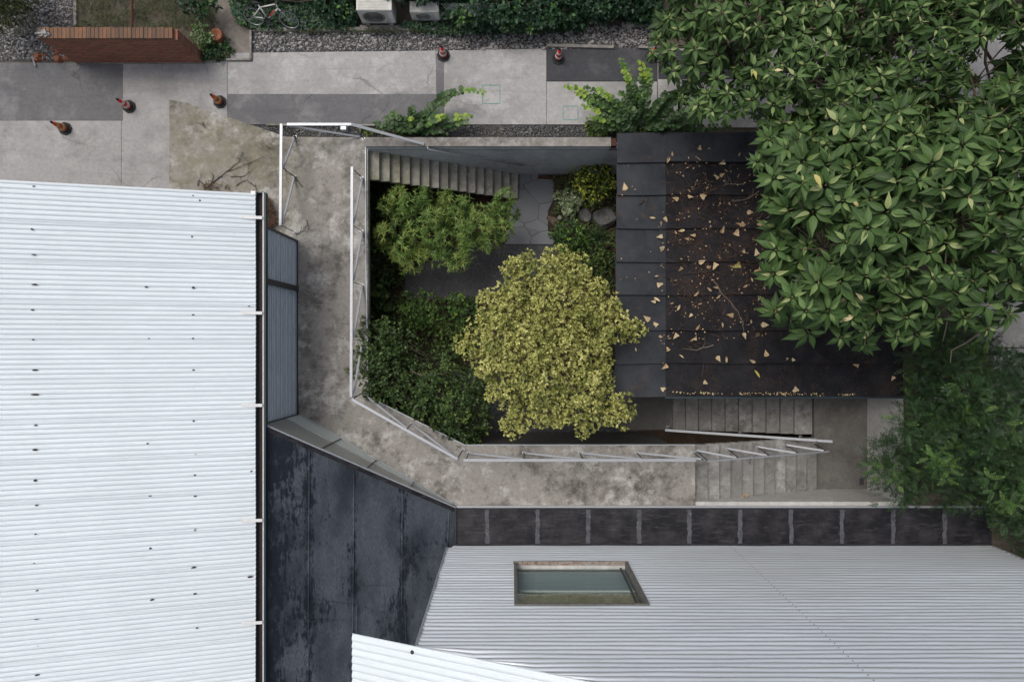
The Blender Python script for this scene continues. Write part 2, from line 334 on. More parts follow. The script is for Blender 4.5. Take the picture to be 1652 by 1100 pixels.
def T_pinnate(n=7, ln=.24):
    V = []; F = []; U = []
    for k in range(n):
        t = .16 + .8 * k / (n - 1); L = ln * (1 - .35 * abs(2 * k / (n - 1) - 1))
        for sx in (-1, 1):
            a = np.array([0, t, -.3 * t * t]); d = np.array([sx * .9, .42, -.12]); d /= np.linalg.norm(d); nrm = np.array([-d[1], d[0], 0])
            i = len(V); V += [a, a + d * L * .45 + nrm * L * .2, a + d * L, a + d * L * .45 - nrm * L * .2]; F.append((i, i + 1, i + 2, i + 3)); U += [(0, 0), (1, .5), (0, 1), (-1, .5)]
    i = len(V); V += [np.array([0, .94, -.27]), np.array([.05, 1.05, -.3]), np.array([0, 1.2, -.36]), np.array([-.05, 1.05, -.3])]; F.append((i, i + 1, i + 2, i + 3)); U += [(0, 0), (1, .5), (0, 1), (-1, .5)]
    return np.array(V), F, np.array(U, float)
T_PIN = T_pinnate()
T_FALL0 = T_leaf([(0, .06), (.3, .3), (.7, .2), (1, .02)], .6, .2)
T_STICK = T_leaf([(0, .03), (.3, .022), (.65, .016), (1, .006)], .3, .1)

def norm(a): return a / np.maximum(np.linalg.norm(a, axis=-1, keepdims=True), 1e-9)
class Leaves:
    def __init__(s): s.b = []; s.d = []; s.u = []; s.s = []; s.t = []
    def add(s, b, d, u, size, tint):
        b = np.atleast_2d(b); n = len(b); s.b.append(b); s.d.append(np.broadcast_to(d, (n, 3)).astype(float)); s.u.append(np.broadcast_to(u, (n, 3)).astype(float))
        s.s.append(np.broadcast_to(size, n).astype(float)); s.t.append(np.broadcast_to(tint, n).astype(float))
    def build(s, name, mat, tpl, parent=None, smooth=True):
        V, F, U = tpl; b = np.concatenate(s.b); d = norm(np.concatenate(s.d)); u = np.concatenate(s.u); sz = np.concatenate(s.s); ti = np.concatenate(s.t)
        x = norm(np.cross(d, u)); z = np.cross(x, d); n = len(b); m = len(V)
        base = np.array(parent['_base'][:]) if parent is not None else np.zeros(3)
        co_ = b[:, None, :] + sz[:, None, None] * (V[None, :, 0:1] * x[:, None, :] + V[None, :, 1:2] * d[:, None, :] + V[None, :, 2:3] * z[:, None, :]) - base
        me = bpy.data.meshes.new(name); me.vertices.add(n * m); me.vertices.foreach_set('co', co_.astype(np.float32).ravel())
        fl = np.array(F); k = fl.shape[1]; idx = (fl[None] + (np.arange(n) * m)[:, None, None]).reshape(-1, k)
        me.loops.add(idx.size); me.loops.foreach_set('vertex_index', idx.ravel().astype(np.int32))
        me.polygons.add(len(idx)); me.polygons.foreach_set('loop_start', (np.arange(len(idx)) * k).astype(np.int32)); me.polygons.foreach_set('loop_total', np.full(len(idx), k, np.int32))
        me.polygons.foreach_set('use_smooth', np.full(len(idx), smooth))
        me.update(calc_edges=True)
        uvl = me.uv_layers.new(name='UVMap'); uvl.data.foreach_set('uv', np.tile(U, (n, 1))[idx.ravel()].astype(np.float32).ravel())
        at = me.attributes.new('tint', 'FLOAT', 'POINT'); at.data.foreach_set('value', np.repeat(ti, m).astype(np.float32))
        me.materials.append(mat); me.validate()
        o = bpy.data.objects.new(name, me); sc.collection.objects.link(o)
        if parent is not None: o.parent = parent
        return o

def inside(poly, x, y):
    c = np.zeros(len(x), bool); n = len(poly)
    for i in range(n):
        x0, y0 = poly[i]; x1, y1 = poly[(i + 1) % n]
        if y0 == y1: continue
        m = ((y0 > y) != (y1 > y)) & (x < (x1 - x0) * (y - y0) / (y1 - y0) + x0); c ^= m
    return c
def edist(poly, x, y):
    d = np.full(len(x), 1e9); n = len(poly)
    for i in range(n):
        a = np.array(poly[i], float); bb = np.array(poly[(i + 1) % n], float); e = bb - a; L = e @ e + 1e-9
        t = np.clip(((x - a[0]) * e[0] + (y - a[1]) * e[1]) / L, 0, 1); d = np.minimum(d, np.hypot(x - a[0] - t * e[0], y - a[1] - t * e[1]))
    return d
def scatter(poly, spacing, tries=30000, margin=0):
    """dart throwing in photo pixels"""
    xs = [p[0] for p in poly]; ys = [p[1] for p in poly]
    X = RNG.uniform(min(xs), max(xs), tries); Y = RNG.uniform(min(ys), max(ys), tries)
    k = inside(poly, X, Y)
    if margin: k &= edist(poly, X, Y) > margin
    X = X[k]; Y = Y[k]; cell = {}; out = []
    for x, y in zip(X, Y):
        gx, gy = int(x // spacing), int(y // spacing)
        if any((x - a) ** 2 + (y - b_) ** 2 < spacing ** 2 for i in (-1, 0, 1) for j in (-1, 0, 1) for a, b_ in cell.get((gx + i, gy + j), ())): continue
        cell.setdefault((gx, gy), []).append((x, y)); out.append((x, y))
    return np.array(out)
def clumps(poly, spacing, ztop, depth, edge, rad, jit=.3, margin=0, lobe=0):
    """clump centres on a domed crown inside a photo outline -> centres (n,3), radii"""
    pts = scatter(poly, spacing, margin=margin); d = np.clip(edist(poly, pts[:, 0], pts[:, 1]) / edge, 0, 1)
    z = ztop - depth * (1 - np.sqrt(1 - (1 - d) ** 2)) + RNG.uniform(-jit, jit, len(pts)) + lobe * np.sin(pts[:, 0] / 10.5 + 1.5 * np.sin(pts[:, 1] / 23)) * np.cos(pts[:, 1] / 11.5)
    D = HC - z; C = np.stack([(pts[:, 0] - CX) * D / FPX, (CY - pts[:, 1]) * D / FPX, z], 1)
    return C, np.full(len(pts), rad) * RNG.uniform(.75, 1.25, len(pts))
def randdir(n, zmin=-.2):
    z = RNG.uniform(zmin, 1, n); a = RNG.uniform(0, 2 * math.pi, n); r = np.sqrt(1 - z * z); return np.stack([r * np.cos(a), r * np.sin(a), z], 1)
def lumpy(L, C, Rr, per, size, tint0, tintv, spread=.75, up=.5, squash=.7, zmin=-.15, shoot=5, clumpvar=.25):
    """each clump: leafy shoots over its upper shell"""
    for c, r in zip(C, Rr):
        n = max(3, int(per * RNG.uniform(.7, 1.3))); nd = randdir(n, zmin); rr = r * RNG.uniform(.45, 1.05, n) ** .6
        base = c + nd * rr[:, None] * np.array([1, 1, squash]); ct = tint0 + RNG.normal(0, clumpvar * .5)
        ax = norm(nd + np.array([0, 0, up]))
        B = np.repeat(base, shoot, 0); A = np.repeat(ax, shoot, 0)
        ph = RNG.uniform(0, 2 * math.pi, len(B)); t1 = norm(np.cross(A, np.array([.3, .2, 1.0]))); t2 = np.cross(A, t1)
        sp = RNG.uniform(.6, 1.2, len(B)) * spread
        rad = t1 * np.cos(ph)[:, None] + t2 * np.sin(ph)[:, None]
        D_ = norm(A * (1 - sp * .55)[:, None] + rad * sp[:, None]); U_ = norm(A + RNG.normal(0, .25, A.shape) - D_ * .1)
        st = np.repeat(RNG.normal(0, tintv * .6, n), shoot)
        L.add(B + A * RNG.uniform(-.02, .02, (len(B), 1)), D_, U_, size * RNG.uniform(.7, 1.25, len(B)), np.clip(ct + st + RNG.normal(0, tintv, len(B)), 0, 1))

LM = {
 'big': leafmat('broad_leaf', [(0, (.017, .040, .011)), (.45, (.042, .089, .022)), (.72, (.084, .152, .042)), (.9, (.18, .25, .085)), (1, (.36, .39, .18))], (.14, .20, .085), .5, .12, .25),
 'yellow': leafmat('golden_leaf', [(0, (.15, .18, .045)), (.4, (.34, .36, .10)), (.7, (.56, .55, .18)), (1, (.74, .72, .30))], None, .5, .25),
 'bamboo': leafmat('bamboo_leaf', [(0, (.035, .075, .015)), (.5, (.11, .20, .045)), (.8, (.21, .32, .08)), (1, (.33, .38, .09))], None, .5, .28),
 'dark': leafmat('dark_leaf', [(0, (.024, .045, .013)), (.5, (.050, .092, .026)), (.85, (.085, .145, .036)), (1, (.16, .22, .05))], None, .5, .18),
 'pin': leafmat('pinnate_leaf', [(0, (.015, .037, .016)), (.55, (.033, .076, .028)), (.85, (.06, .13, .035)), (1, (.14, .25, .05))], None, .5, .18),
 'round': leafmat('round_leaf', [(0, (.022, .055, .018)), (.5, (.045, .10, .03)), (.75, (.11, .23, .035)), (1, (.30, .42, .05))], (.12, .2, .05), .45, .22),
 'ivy': leafmat('ivy_leaf', [(0, (.012, .035, .020)), (.5, (.022, .060, .030)), (.85, (.04, .10, .035)), (1, (.09, .18, .04))], None, .5, .15),
 'grass': leafmat('grass_blade', [(0, (.04, .045, .022)), (.5, (.065, .085, .035)), (1, (.15, .15, .07))], None, .6, .2),
 'yflower': leafmat('chartreuse_leaf', [(0, (.02, .05, .012)), (.5, (.07, .12, .02)), (.75, (.30, .34, .04)), (1, (.50, .50, .06))], None, .5, .2),
 'varieg': leafmat('variegated_leaf', [(0, (.10, .17, .06)), (.5, (.25, .33, .17)), (1, (.50, .55, .36))], None, .5, .2),
 'red': leafmat('dry_needle', [(0, (.05, .026, .018)), (1, (.13, .07, .045))], None, .9, .0),
 'dead': leafmat('dry_leaf', [(0, (.20, .12, .06)), (.4, (.44, .32, .18)), (.85, (.60, .50, .32)), (1, (.46, .42, .09))], (.55, .42, .22), .75, .1),
}
def limb(mb, a, b, r0, r1, sag=.15, n=7, wob=.12):
    a = Vector(a); b = Vector(b); L = (b - a).length; pts = []
    for k in range(n):
        t = k / (n - 1); p = a.lerp(b, t); p.z += sag * L * math.sin(math.pi * t)
        if 0 < k < n - 1: p += Vector((random.uniform(-1, 1), random.uniform(-1, 1), random.uniform(-1, 1))) * wob * L / n
        pts.append(p)
    mb.tube(pts, r0, r1, 7); return pts
# ------------------------------------------------------------------ ground with the hole of the sunken court
ZC = -3.3                              # court floor
HX0, HX1, HY0, HY1 = -6.9, 12.4, -5.17, 6.16
S = 400
g = MB()
for x0, x1, y0, y1 in ((-S, HX0, -S, S), (HX1, S, -S, S), (HX0, HX1, HY1, S), (HX0, HX1, -S, HY0)): g.quad((x0, y0, -.03), (x1, y0, -.03), (x1, y1, -.03), (x0, y1, -.03))
struct('ground', g, M['dirt'])
g = MB(); g.quad((HX0, HY0, ZC), (HX1, HY0, ZC), (HX1, HY1, ZC), (HX0, HY1, ZC)); struct('court_floor', g, M['soil'])
def sheet(name, px, mat, z, zt=None):
    m = MB(); m.poly([P(x, y, z)[:] for x, y in px][::-1]) ; return struct(name, m, mat)
def slab(m, px, z0, z1): m.prism([P2(x, y, z1) for x, y in px], z0, z1)
# roadway: separate pours with joints between them
pv = MB()
for q in ([(198.2, 103), (366.2, 96), (366.2, 205), (300, 205), (272, 195), (198.2, 195)],):
    slab(pv, q, -.1, .006)
slab(pv, [(-400, 195), (195.4, 195), (195.4, 340), (-400, 340)], -.1, .004)
slab(pv, [(196.1, 195), (273, 195), (273, 340), (196, 340)], -.1, .007)
struct('road', pv, M['pave'])
pv = MB()
slab(pv, [(367, 86), (709.3, 82), (709.3, 153), (367, 153)], -.1, .008)
slab(pv, [(710, 82), (881.3, 79), (881.3, 201), (710, 201)], -.1, .005)
slab(pv, [(882, 132), (1060, 132), (1060, 201), (882, 201)], -.1, .008)
slab(pv, [(1060.8, 79), (1300, 79), (1300, 206), (1062, 206)], -.1, .006)
slab(pv, [(1302, 60), (1560, 60), (1560, 206), (1302, 206)], -.1, .004)
slab(pv, [(1562, 50), (2100, 50), (2100, 300), (1562, 300)], -.1, .007)
slab(pv, [(1575, 302), (2100, 302), (2100, 560), (1575, 560)], -.1, .005)
slab(pv, [(1600, 562), (2100, 562), (2100, 700), (1600, 700)], -.1, .008)
struct('pavement', pv, M['pave2'])
pv = MB(); slab(pv, [(-400, 97), (197.8, 103), (197.8, 194.8), (-400, 194.8)], -.1, .010)
slab(pv, [(366.5, 152), (709, 152), (709, 201), (366.5, 201)], -.1, .013)
struct('asphalt_patch', pv, M['asph'])
pv = MB(); slab(pv, [(882, 79), (1060, 79), (1060, 131), (882, 131)], -.1, .012); slab(pv, [(1062, 82), (1240, 82), (1240, 128), (1062, 128)], -.1, .014)
struct('dark_asphalt_patch', pv, M['asph2'])
pv = MB(); slab(pv, [(703, 88), (716, 88), (716, 200), (704, 200)], -.1, .016); pass
struct('road_repair', pv, M['asph'])
# chalk squares
for k, (x0, y0, x1, y1) in enumerate(((778, 137, 807, 168), (908, 171, 933, 194))):
    m = MB()
    for a, bb in (((x0, y0), (x1, y0 + 1.3)), ((x0, y1 - 1.3), (x1, y1)), ((x0, y0 + 1.3), (x0 + 1.1, y1 - 1.3)), ((x1 - 1.1, y0 + 1.3), (x1, y1 - 1.3))):
        A = P2(*a, .012); B_ = P2(*bb, .012); m.box(A[0], B_[0], B_[1], A[1], .004, .0125)
    struct('road_marking', m, M['teal_paint'])
sheet('gravel_bed', [(405, 40), (1062, 40), (1062, 84), (366, 87), (405, 84)], M['gravel'], -.018)
sheet('gravel_strip', [(366, 199), (1010, 199), (1010, 224), (366, 224)], M['gravel_dk'], -.018)
sheet('gravel_yard', [(-300, -200), (118, -200), (125, 50), (140, 99), (-300, 99)], M['gravel'], -.014)
sheet('dirt_path', [(345, -60), (392, -60), (380, 30), (406, 50), (406, 97), (370, 97), (352, 60), (340, 20)], M['path_dirt'], -.014)
# kerbs
m = MB()
for a, bb, w_ in (((405, 50), (405, 98), .07), ((366, 97), (406, 97), .07), ((410, 49), (760, 47), .12), ((1003, 41), (1060, 38), .16), ((884, 74), (990, 77), .10), ((1030, 77), (1060, 78), .08)):
    A = P(*a, .03); B_ = P(*bb, .03); m.bar(A, B_, w_, .12)
struct('kerb', m, M['capc'], bevel=.012)
m = MB(); m.bar(P(430, 202, .02), P(640, 202.5, .02), .05, .08); struct('kerb', m, M['deck'], bevel=.01)
# gravel stones lying loose: uncountable, one object
def stones(name, polys, n, r0, r1, mat, z=0):
    pts = []
    for poly, k in polys:
        xs = [p[0] for p in poly]; ys = [p[1] for p in poly]; X = RNG.uniform(min(xs), max(xs), k * 2); Y = RNG.uniform(min(ys), max(ys), k * 2); ok = inside(poly, X, Y); pts += list(zip(X[ok], Y[ok]))[:k]
    m = MB()
    for x, y in pts:
        c = P(x, y, z); r = random.uniform(r0, r1) * (1 if random.random() < .93 else 2.2); i = len(m.v); a0 = random.random() * 6; n_ = 6
        for q in range(n_):
            t = a0 + q * 2 * math.pi / n_; rr = r * random.uniform(.7, 1.2); m.v.append((c.x + rr * math.cos(t), c.y + rr * math.sin(t) * .8, c.z))
        for q in range(n_): v_ = m.v[i + q]; m.v.append((c.x + (v_[0] - c.x) * .6, c.y + (v_[1] - c.y) * .6, c.z + r * random.uniform(.5, .8)))
        m.f.append(tuple(range(i + n_, i + 2 * n_)))
        for q in range(n_): q2 = (q + 1) % n_; m.f.append((i + q, i + q2, i + n_ + q2, i + n_ + q))
    o = m.build(name, mat); tag(o, kind='stuff'); return o
o = stones('gravel_stones', [([(410, 52), (935, 50), (935, 80), (410, 82)], 1500), ([(935, 42), (1055, 42), (1055, 74), (935, 76)], 420), ([(0, 0), (115, 0), (120, 96), (0, 96)], 900)], 0, .018, .05, M['stone'], -.01)
tag(o, 'pale crushed stones scattered over the gravel beside the lane', 'gravel')
o = stones('dark_gravel_stones', [([(640, 204), (985, 204), (985, 220), (620, 220)], 900), ([(400, 206), (590, 204), (590, 220), (470, 220)], 400)], 0, .015, .035, M['rock'], -.01)
tag(o, 'dark chippings in the narrow strip above the court wall', 'gravel')
o = stones('brick_rubble', [([(85, 80), (118, 88), (112, 98), (88, 97)], 26), ([(60, 88), (75, 88), (75, 98), (60, 98)], 8)], 0, .04, .09, M['terracotta'], -.01)
tag(o, 'broken red brick rubble at the left foot of the brick wall', 'rubble')

# ------------------------------------------------------------------ raised walkway (the concrete deck round the court)
DX = P(593.5, 236).x
deck = [(273, 161), (300, 166), (462, 221), (588, 222), (593.5, 236), (594.5, 640), (750, 718), (1121.6, 718), (1121.6, 815.5), (734, 815.5), (482, 668), (477, 392), (420, 372), (300, 350), (273, 350)]
m = MB(); m.prism([P2(x, y, .025) for x, y in deck], -.28, .025)
wk = tag(m.build('walkway', M['deck']), kind='structure')
# steel edge trim of the deck
tr = MB()
for a, bb in (((590.2, 237), (590.8, 420)), ((590.8, 420), (594.3, 639)), ((594.3, 639.5), (750, 717.5)), ((750, 717.3), (1121, 717.3))):
    A = P(*a, .03); B_ = P(*bb, .03); tr.bar(A, B_, .018, .09)
tag(tr.build('edge_trim', M['clad'], loc=P(594, 640, 0)), 'thin pale steel edging along the inner rim of the concrete walkway', 'edging')

# walls of the court
def wall_thing(name, label, cat, mbw, mat, loc, cap=None, capmat=None):
    t = thing(name, loc, label, cat); mbw.build('wall', mat, t)
    if cap: cap.build('coping', capmat or M['capc'], t, bevel=.012)
    return t
xw0, xw1 = DX, 3.14
wall_thing('retaining_wall', 'grey rendered retaining wall with a weathered coping beside the upper flight of steps', 'wall',
           MB().box(xw0 + .002, xw1 - .02, 6.17, 6.41, ZC - .1, .36), M['wallc'], ((xw0 + xw1) / 2, 6.29, ZC),
           MB().box(xw0, xw1, 6.15, 6.44, .36, .43))
m = MB().box(xw1 - .02, 3.9, 6.2, 6.38, ZC - .1, .1)
tag(m.build('wall_end', M['wallc'], loc=(3.5, 6.3, ZC)), 'low rendered stub wall between the retaining wall and the black roof', 'wall')
m = MB().box(xw1 + .02, 3.30, 6.18, 6.42, .1, .40); tag(m.build('wood_block', M['rust'], loc=(3.2, 6.3, .1)), 'small rust brown block at the right end of the wall coping', 'block')
wall_thing('undercroft_wall', 'wall coloured dark for shade, set back under the left walkway of the court', 'wall', MB().box(-6.95, -6.75, HY0, HY1 + .1, ZC, -.285), M['underc'], (-6.8, 0, ZC))
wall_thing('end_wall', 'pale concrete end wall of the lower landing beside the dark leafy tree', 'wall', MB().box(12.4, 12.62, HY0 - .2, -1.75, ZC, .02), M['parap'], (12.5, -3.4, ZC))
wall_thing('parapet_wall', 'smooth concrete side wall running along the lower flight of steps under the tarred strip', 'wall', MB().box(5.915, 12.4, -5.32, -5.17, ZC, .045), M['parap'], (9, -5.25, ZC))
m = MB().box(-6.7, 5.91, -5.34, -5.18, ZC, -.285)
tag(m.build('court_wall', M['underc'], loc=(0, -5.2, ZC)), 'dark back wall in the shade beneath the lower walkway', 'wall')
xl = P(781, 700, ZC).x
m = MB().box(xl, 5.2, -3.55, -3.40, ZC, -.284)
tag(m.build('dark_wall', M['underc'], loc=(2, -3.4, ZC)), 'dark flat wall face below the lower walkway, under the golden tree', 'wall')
# paths in the court
def csheet(name, px, mat, z=ZC + .02): 
    m = MB(); m.prism([P2(x, y, z) for x, y in px], ZC - .05, z); return struct(name, m, mat)
csheet('path', [(833, 281), (868, 281), (893, 286), (893, 322), (884, 340), (884, 372), (893, 380), (893, 394), (815, 394), (822, 350)], M['flag'], ZC + .05)
csheet('cobble_path', [(655, 436), (700, 420), (745, 395), (900, 395), (900, 440), (800, 470), (760, 488), (650, 480)], M['cobble'], ZC + .03)
csheet('pool_surround', [(720, 600), (1070, 600), (1085, 640), (1085, 692), (1000, 697), (720, 697)], M['cobble'], ZC + .024)
csheet('lower_path', [(990, 600), (1086, 600), (1086, 693), (1003, 693), (985, 660)], M['landc'], ZC + .04)

# ------------------------------------------------------------------ stairs
t = thing('staircase', (P(593, 300).x, 5.7, ZC), 'mossy concrete staircase descending along the grey wall above the bamboo', 'staircase')
w0 = DX + .002
for k in range(16):
    x0 = w0 + .3025 * k; zt = -.194 * (k + 1) + .0
    MB().box(x0, x0 + .3025 + .025, 5.24, 6.168, zt - .16, zt).build('step', M['step'], t, bevel=.008)
m = MB(); pts = [(w0, -.35), (w0 + 16 * .3025, ZC), (w0 + 16 * .3025 - .35, ZC), (w0, -.75)]
st = MB()
for y0, y1 in ((5.35, 6.16),):
    i = len(st.v)
    for y in (y0, y1): st.v += [(x, y, z) for x, z in ((w0, -.32), (w0 + 15.2 * .3025, ZC + .05), (w0 + 13.5 * .3025, ZC), (w0, -.9))]
    st.f += [(0, 1, 2, 3), (7, 6, 5, 4), (0, 4, 5, 1), (1, 5, 6, 2), (2, 6, 7, 3), (3, 7, 4, 0)]
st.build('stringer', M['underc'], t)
ZL = -1.8
t = thing('lower_staircase', (8.2, -4.3, ZL), 'worn concrete flight going down from the lower walkway to the landing, beside the white railing', 'staircase')
for k in range(11):
    x0 = 5.915 + .421 * k; zt = -.15 * (k + 1)
    MB().box(x0, x0 + .421 + .025, -5.168, -3.36, zt - .17, zt).build('step', M['step2'], t, bevel=.008)
i0 = 5.915
st = MB()
for y in (-5.16, -3.45): st.v += [(x, y, z) for x, z in ((i0, -.3), (10.5, ZL - .05), (10.5, ZL - .4), (i0, -.7))]
st.f += [(0, 1, 2, 3), (7, 6, 5, 4), (0, 4, 5, 1), (1, 5, 6, 2), (2, 6, 7, 3), (3, 7, 4, 0)]
st.build('stringer', M['underc'], t)
m = MB().box(10.546, 12.4, HY0, -1.70, ZL - .25, ZL)
tag(m.build('landing', M['landc'], loc=(11.4, -3.4, ZL)), kind='structure')
t = thing('return_staircase', (8.2, -2.5, ZC), 'shaded concrete flight leading from the landing back under the edge of the black roof', 'staircase')
for k in range(10):
    x1 = 10.39 - .443 * k; zt = ZL - .136 * (k + 1)
    MB().box(x1 - .443 - .02, x1 + (.15 if k == 0 else 0), -3.27, -1.72, zt - .18 if k < 9 else ZC, zt).build('step', M['step2'], t, bevel=.008)
st = MB()
for y in (-3.2, -1.8): st.v += [(x, y, z) for x, z in ((10.4, ZL - .25), (10.4, ZL - .9), (7.5, ZC), (6.2, ZC))]
st.f += [(0, 1, 2, 3), (7, 6, 5, 4), (0, 4, 5, 1), (1, 5, 6, 2), (2, 6, 7, 3), (3, 7, 4, 0)]
st.build('stringer', M['underc'], t)

# ------------------------------------------------------------------ railings
def railing(name, label, bases, tops, posts, braces, group=None, ext=(0, 0), w_=.085):
    """tops: polyline of the rail; posts: list of (base, top); braces: list of (low, high)"""
    t = thing(name, bases, label, 'railing', group)
    for a, bb in zip(tops[:-1], tops[1:]): MB().bar(a, bb, w_, .05).build('top_rail', M['steel'], t, bevel=.004)
    for a, bb in posts:
        MB().bar(a, bb, .035, .012, (0, 1, 0)).build('post', M['steel_dark'], t)
        a = Vector(a); MB().box(a.x - .055, a.x + .055, a.y - .04, a.y + .04, a.z - .006, a.z + .008).build('base_plate', M['steel'], t)
    for a, bb in braces: MB().bar(a, bb, .055, .04).build('brace', M['steel'], t)
    return t
ZR = 1.22; Zt = ZR - .04
def V3(x, y, z): return Vector((x, y, z))
# A: left walkway rail
xa = P(454, 280, ZR).x; xb = P(475, 285, .03).x
ya = [P(0, 222, .03).y, P(0, 285, .03).y, P(0, 374, .03).y]
railing('railing', 'short pale steel railing at the left side of the mossy walkway by the white roof', V3(xb, 5, .03),
        [V3(xa, P(0, 200, ZR).y, ZR), V3(xa - .03, P(0, 364, ZR).y, ZR)],
        [(V3(xa + .02, y, .03), V3(xa, y, Zt)) for y in ya],
        [(V3(xb + .01, ya[0], .05), V3(xa + .03, ya[1] - .03, Zt)), (V3(xb, ya[1], .05), V3(xa + .02, ya[2] + .06, Zt))])
# G: top rail beside the lane, bends down to the wall
y_ = P(0, 201, ZR).y; p0 = V3(P(463, 0, ZR).x, y_, ZR); p1 = V3(P(567, 0, ZR).x, y_, ZR); p2 = P(684, 233, .45)
railing('lane_railing', 'white steel railing along the lane edge that bends down onto the wall coping', p1 - V3(0, 0, ZR),
        [p0, p1, p2], [(P(587, 224, .03), p1 - V3(0, 0, .04)), (P(476, 221, .03), p0 + V3(0, 0, -.04))],
        [(P(580, 221, .05), p0 + V3(.06, -.03, -.05))])
# B: inner rail along the left walkway
xa = P(568, 0, ZR).x; xb = -4.84
yb = [5.26, 3.54, 1.80, .03, -1.72]
railing('inner_railing', 'long white steel railing with slanting braces along the bamboo side of the court', V3(xb, 1.8, .03),
        [V3(xa, P(0, 269, ZR).y, ZR), V3(xa - .03, P(0, 640, ZR).y, ZR)],
        [(V3(xb, y, .03), V3(xa, y, Zt)) for y in yb],
        [(V3(xb + .02, a - .02, .05), V3(xa + .03, bb + .05, Zt)) for a, bb in zip(yb[:-1], yb[1:])])
# C: diagonal
c0, c1 = P(568, 644, ZR), P(738, 740, ZR); b0, b1 = P(584.5, 633, .03), P(747, 725, .03); cm = P(656, 692, ZR); bm = P(664, 683, .03)
railing('diagonal_railing', 'white steel railing on the slanting stretch of walkway below the dark green tree', bm,
        [c0, c1], [(b0, c0 + V3(.02, 0, -.04)), (bm, cm + V3(0, 0, -.04)), (b1, c1 + V3(0, 0, -.04))],
        [(b0 + V3(0, 0, .03), cm + V3(0, .02, -.05)), (bm + V3(0, 0, .03), c1 + V3(-.03, .02, -.05))])
# D: bottom
yd = P(0, 742, ZR).y; ybs = P(0, 730, .03).y; xs = [P(q, 0, .03).x for q in (756, 845, 935, 1027, 1118)]
railing('lower_railing', 'long white steel railing along the lower walkway beneath the golden tree', V3(2, ybs, .03),
        [V3(P(748, 0, ZR).x, yd, ZR), V3(P(1123, 0, ZR).x, yd, ZR)],
        [(V3(x, ybs, .03), V3(x, yd, Zt)) for x in xs],
        [(V3(a, ybs, .05), V3(bb - .05, yd + .03, Zt)) for a, bb in zip(xs[:-1], xs[1:])])
# E: stair railing
e0 = V3(5.96, -3.66, ZR); e1 = V3(10.5, -3.66, ZL + 1.2); eb = [V3(5.98 + 1.12 * k, -3.55, -.4 * k - .05) for k in range(5)]
et = [e0.lerp(e1, (v_.x - e0.x) / (e1.x - e0.x)) for v_ in eb]
railing('stair_railing', 'slim grey railing sloping down the lower flight with four white slanting braces', eb[2],
        [e0, e1], [(a, Vector((a.x, bb.y, bb.z - .03))) for a, bb in zip(eb, et)], [(a + V3(0, .02, .05), bb + V3(-.1, .02, -.06)) for a, bb in zip(eb[:-1], et[1:])], w_=.05)
f1 = P(1343, 712, ZL + .95); f0 = P(1073, 693.5, ZC + .95)
railing('return_railing', 'straight white handrail along the open side of the shaded return flight', V3(8, -3.3, ZC + .7),
        [f0, f1], [(V3(f1.x - .5, f1.y - .02, ZL - .4), f1 + V3(-.5, 0, -.06)), (V3(f0.x + .3, f0.y, ZC + .04), f0 + V3(.3, 0, 0)), (V3(8.2, -3.27, ZL - .7), f0.lerp(f1, .55))], [])
# wall handrail
hp = [P(690, 237, .42), P(690.5, 241, .38), P(773, 256, -.70), P(845, 267, -1.62)]
t = thing('handrail', P(773, 256, -.7), 'thin grey pipe handrail fixed to the rendered wall above the upper steps', 'handrail')
MB().tube(hp, .024, None, 8).build('pipe', M['steel'], t, smooth=True)
for q in ((693, 241.5, .34), (773, 255, -.72), (843, 266, -1.6)):
    a = P(*q); MB().tube([a - V3(0, 0, .0), V3(a.x, a.y - .0, a.z - .06), V3(a.x, 6.2, a.z - .06)], .012, None, 6).build('bracket', M['steel'], t)

# ------------------------------------------------------------------ black roofed pavilion
ZB = .60
x0, y1 = P(995, 215, ZB).x, P(995, 215, ZB).y; x1, yb_ = P(1456, 640, ZB).x, P(1456, 640, ZB).y
t = thing('pavilion', ((x0 + x1) / 2, (y1 + yb_) / 2, ZC), 'low pavilion with a wide black felt roof strewn with dry leaves', 'building')
MB().box(x0 + .75, x1 - .3, yb_ + .06, y1 - .3, ZC, ZB - .22).build('wall', M['underc'], t)
# rows of felt, each lapping over the next, slightly sagging
rows = [215, 261, 313, 367, 421, 474, 531, 584, 637]; xs_ = P(1071, 0, ZB).x
rf = MB(); rf2 = MB()
def lapsheet(m, xa, xb, ya, yb2, z, nx=24):
    i = len(m.v); ny = 6
    for r in range(ny + 1):
        for c in range(nx + 1):
            x = xa + (xb - xa) * c / nx; y = ya + (yb2 - ya) * r / ny
            zz = z + .085 * (r / ny) ** 2 + .008 * math.sin(x * 3.1 + y * 5) + random.uniform(-.003, .003)
            if r == ny: zz += .006 * math.sin(x * 2.3)
            m.v.append((x, y + (.012 * math.sin(x * 1.7 + y) if r in (0, ny) else 0), zz))
    for r in range(ny):
        for c in range(nx): a = i + r * (nx + 1) + c; m.f.append((a, a + nx + 1, a + nx + 2, a + 1))
    # down-turned lip at the lower lap
    k = len(m.v); 
    for c in range(nx + 1): v_ = m.v[i + ny * (nx + 1) + c]; m.v.append((v_[0], v_[1] - .004, v_[2] - .12))
    for c in range(nx): a = i + ny * (nx + 1) + c; m.f.append((a, k + c, k + c + 1, a + 1))
for ra, rb in zip(rows[:-1], rows[1:]):
    ya_, yb2 = P(0, ra, ZB).y, P(0, rb, ZB).y
    lapsheet(rf, xs_, x1, ya_ - .01, yb2 - .04, ZB)
    lapsheet(rf2, x0 + (ra - 215) * -.0002, xs_ + .05, ya_, yb2 - .05, ZB + .012, 8)
rf.build('roof', M['felt'], t, smooth=False); rf2.build('edge_felt', M['felt2'], t)
top = MB()
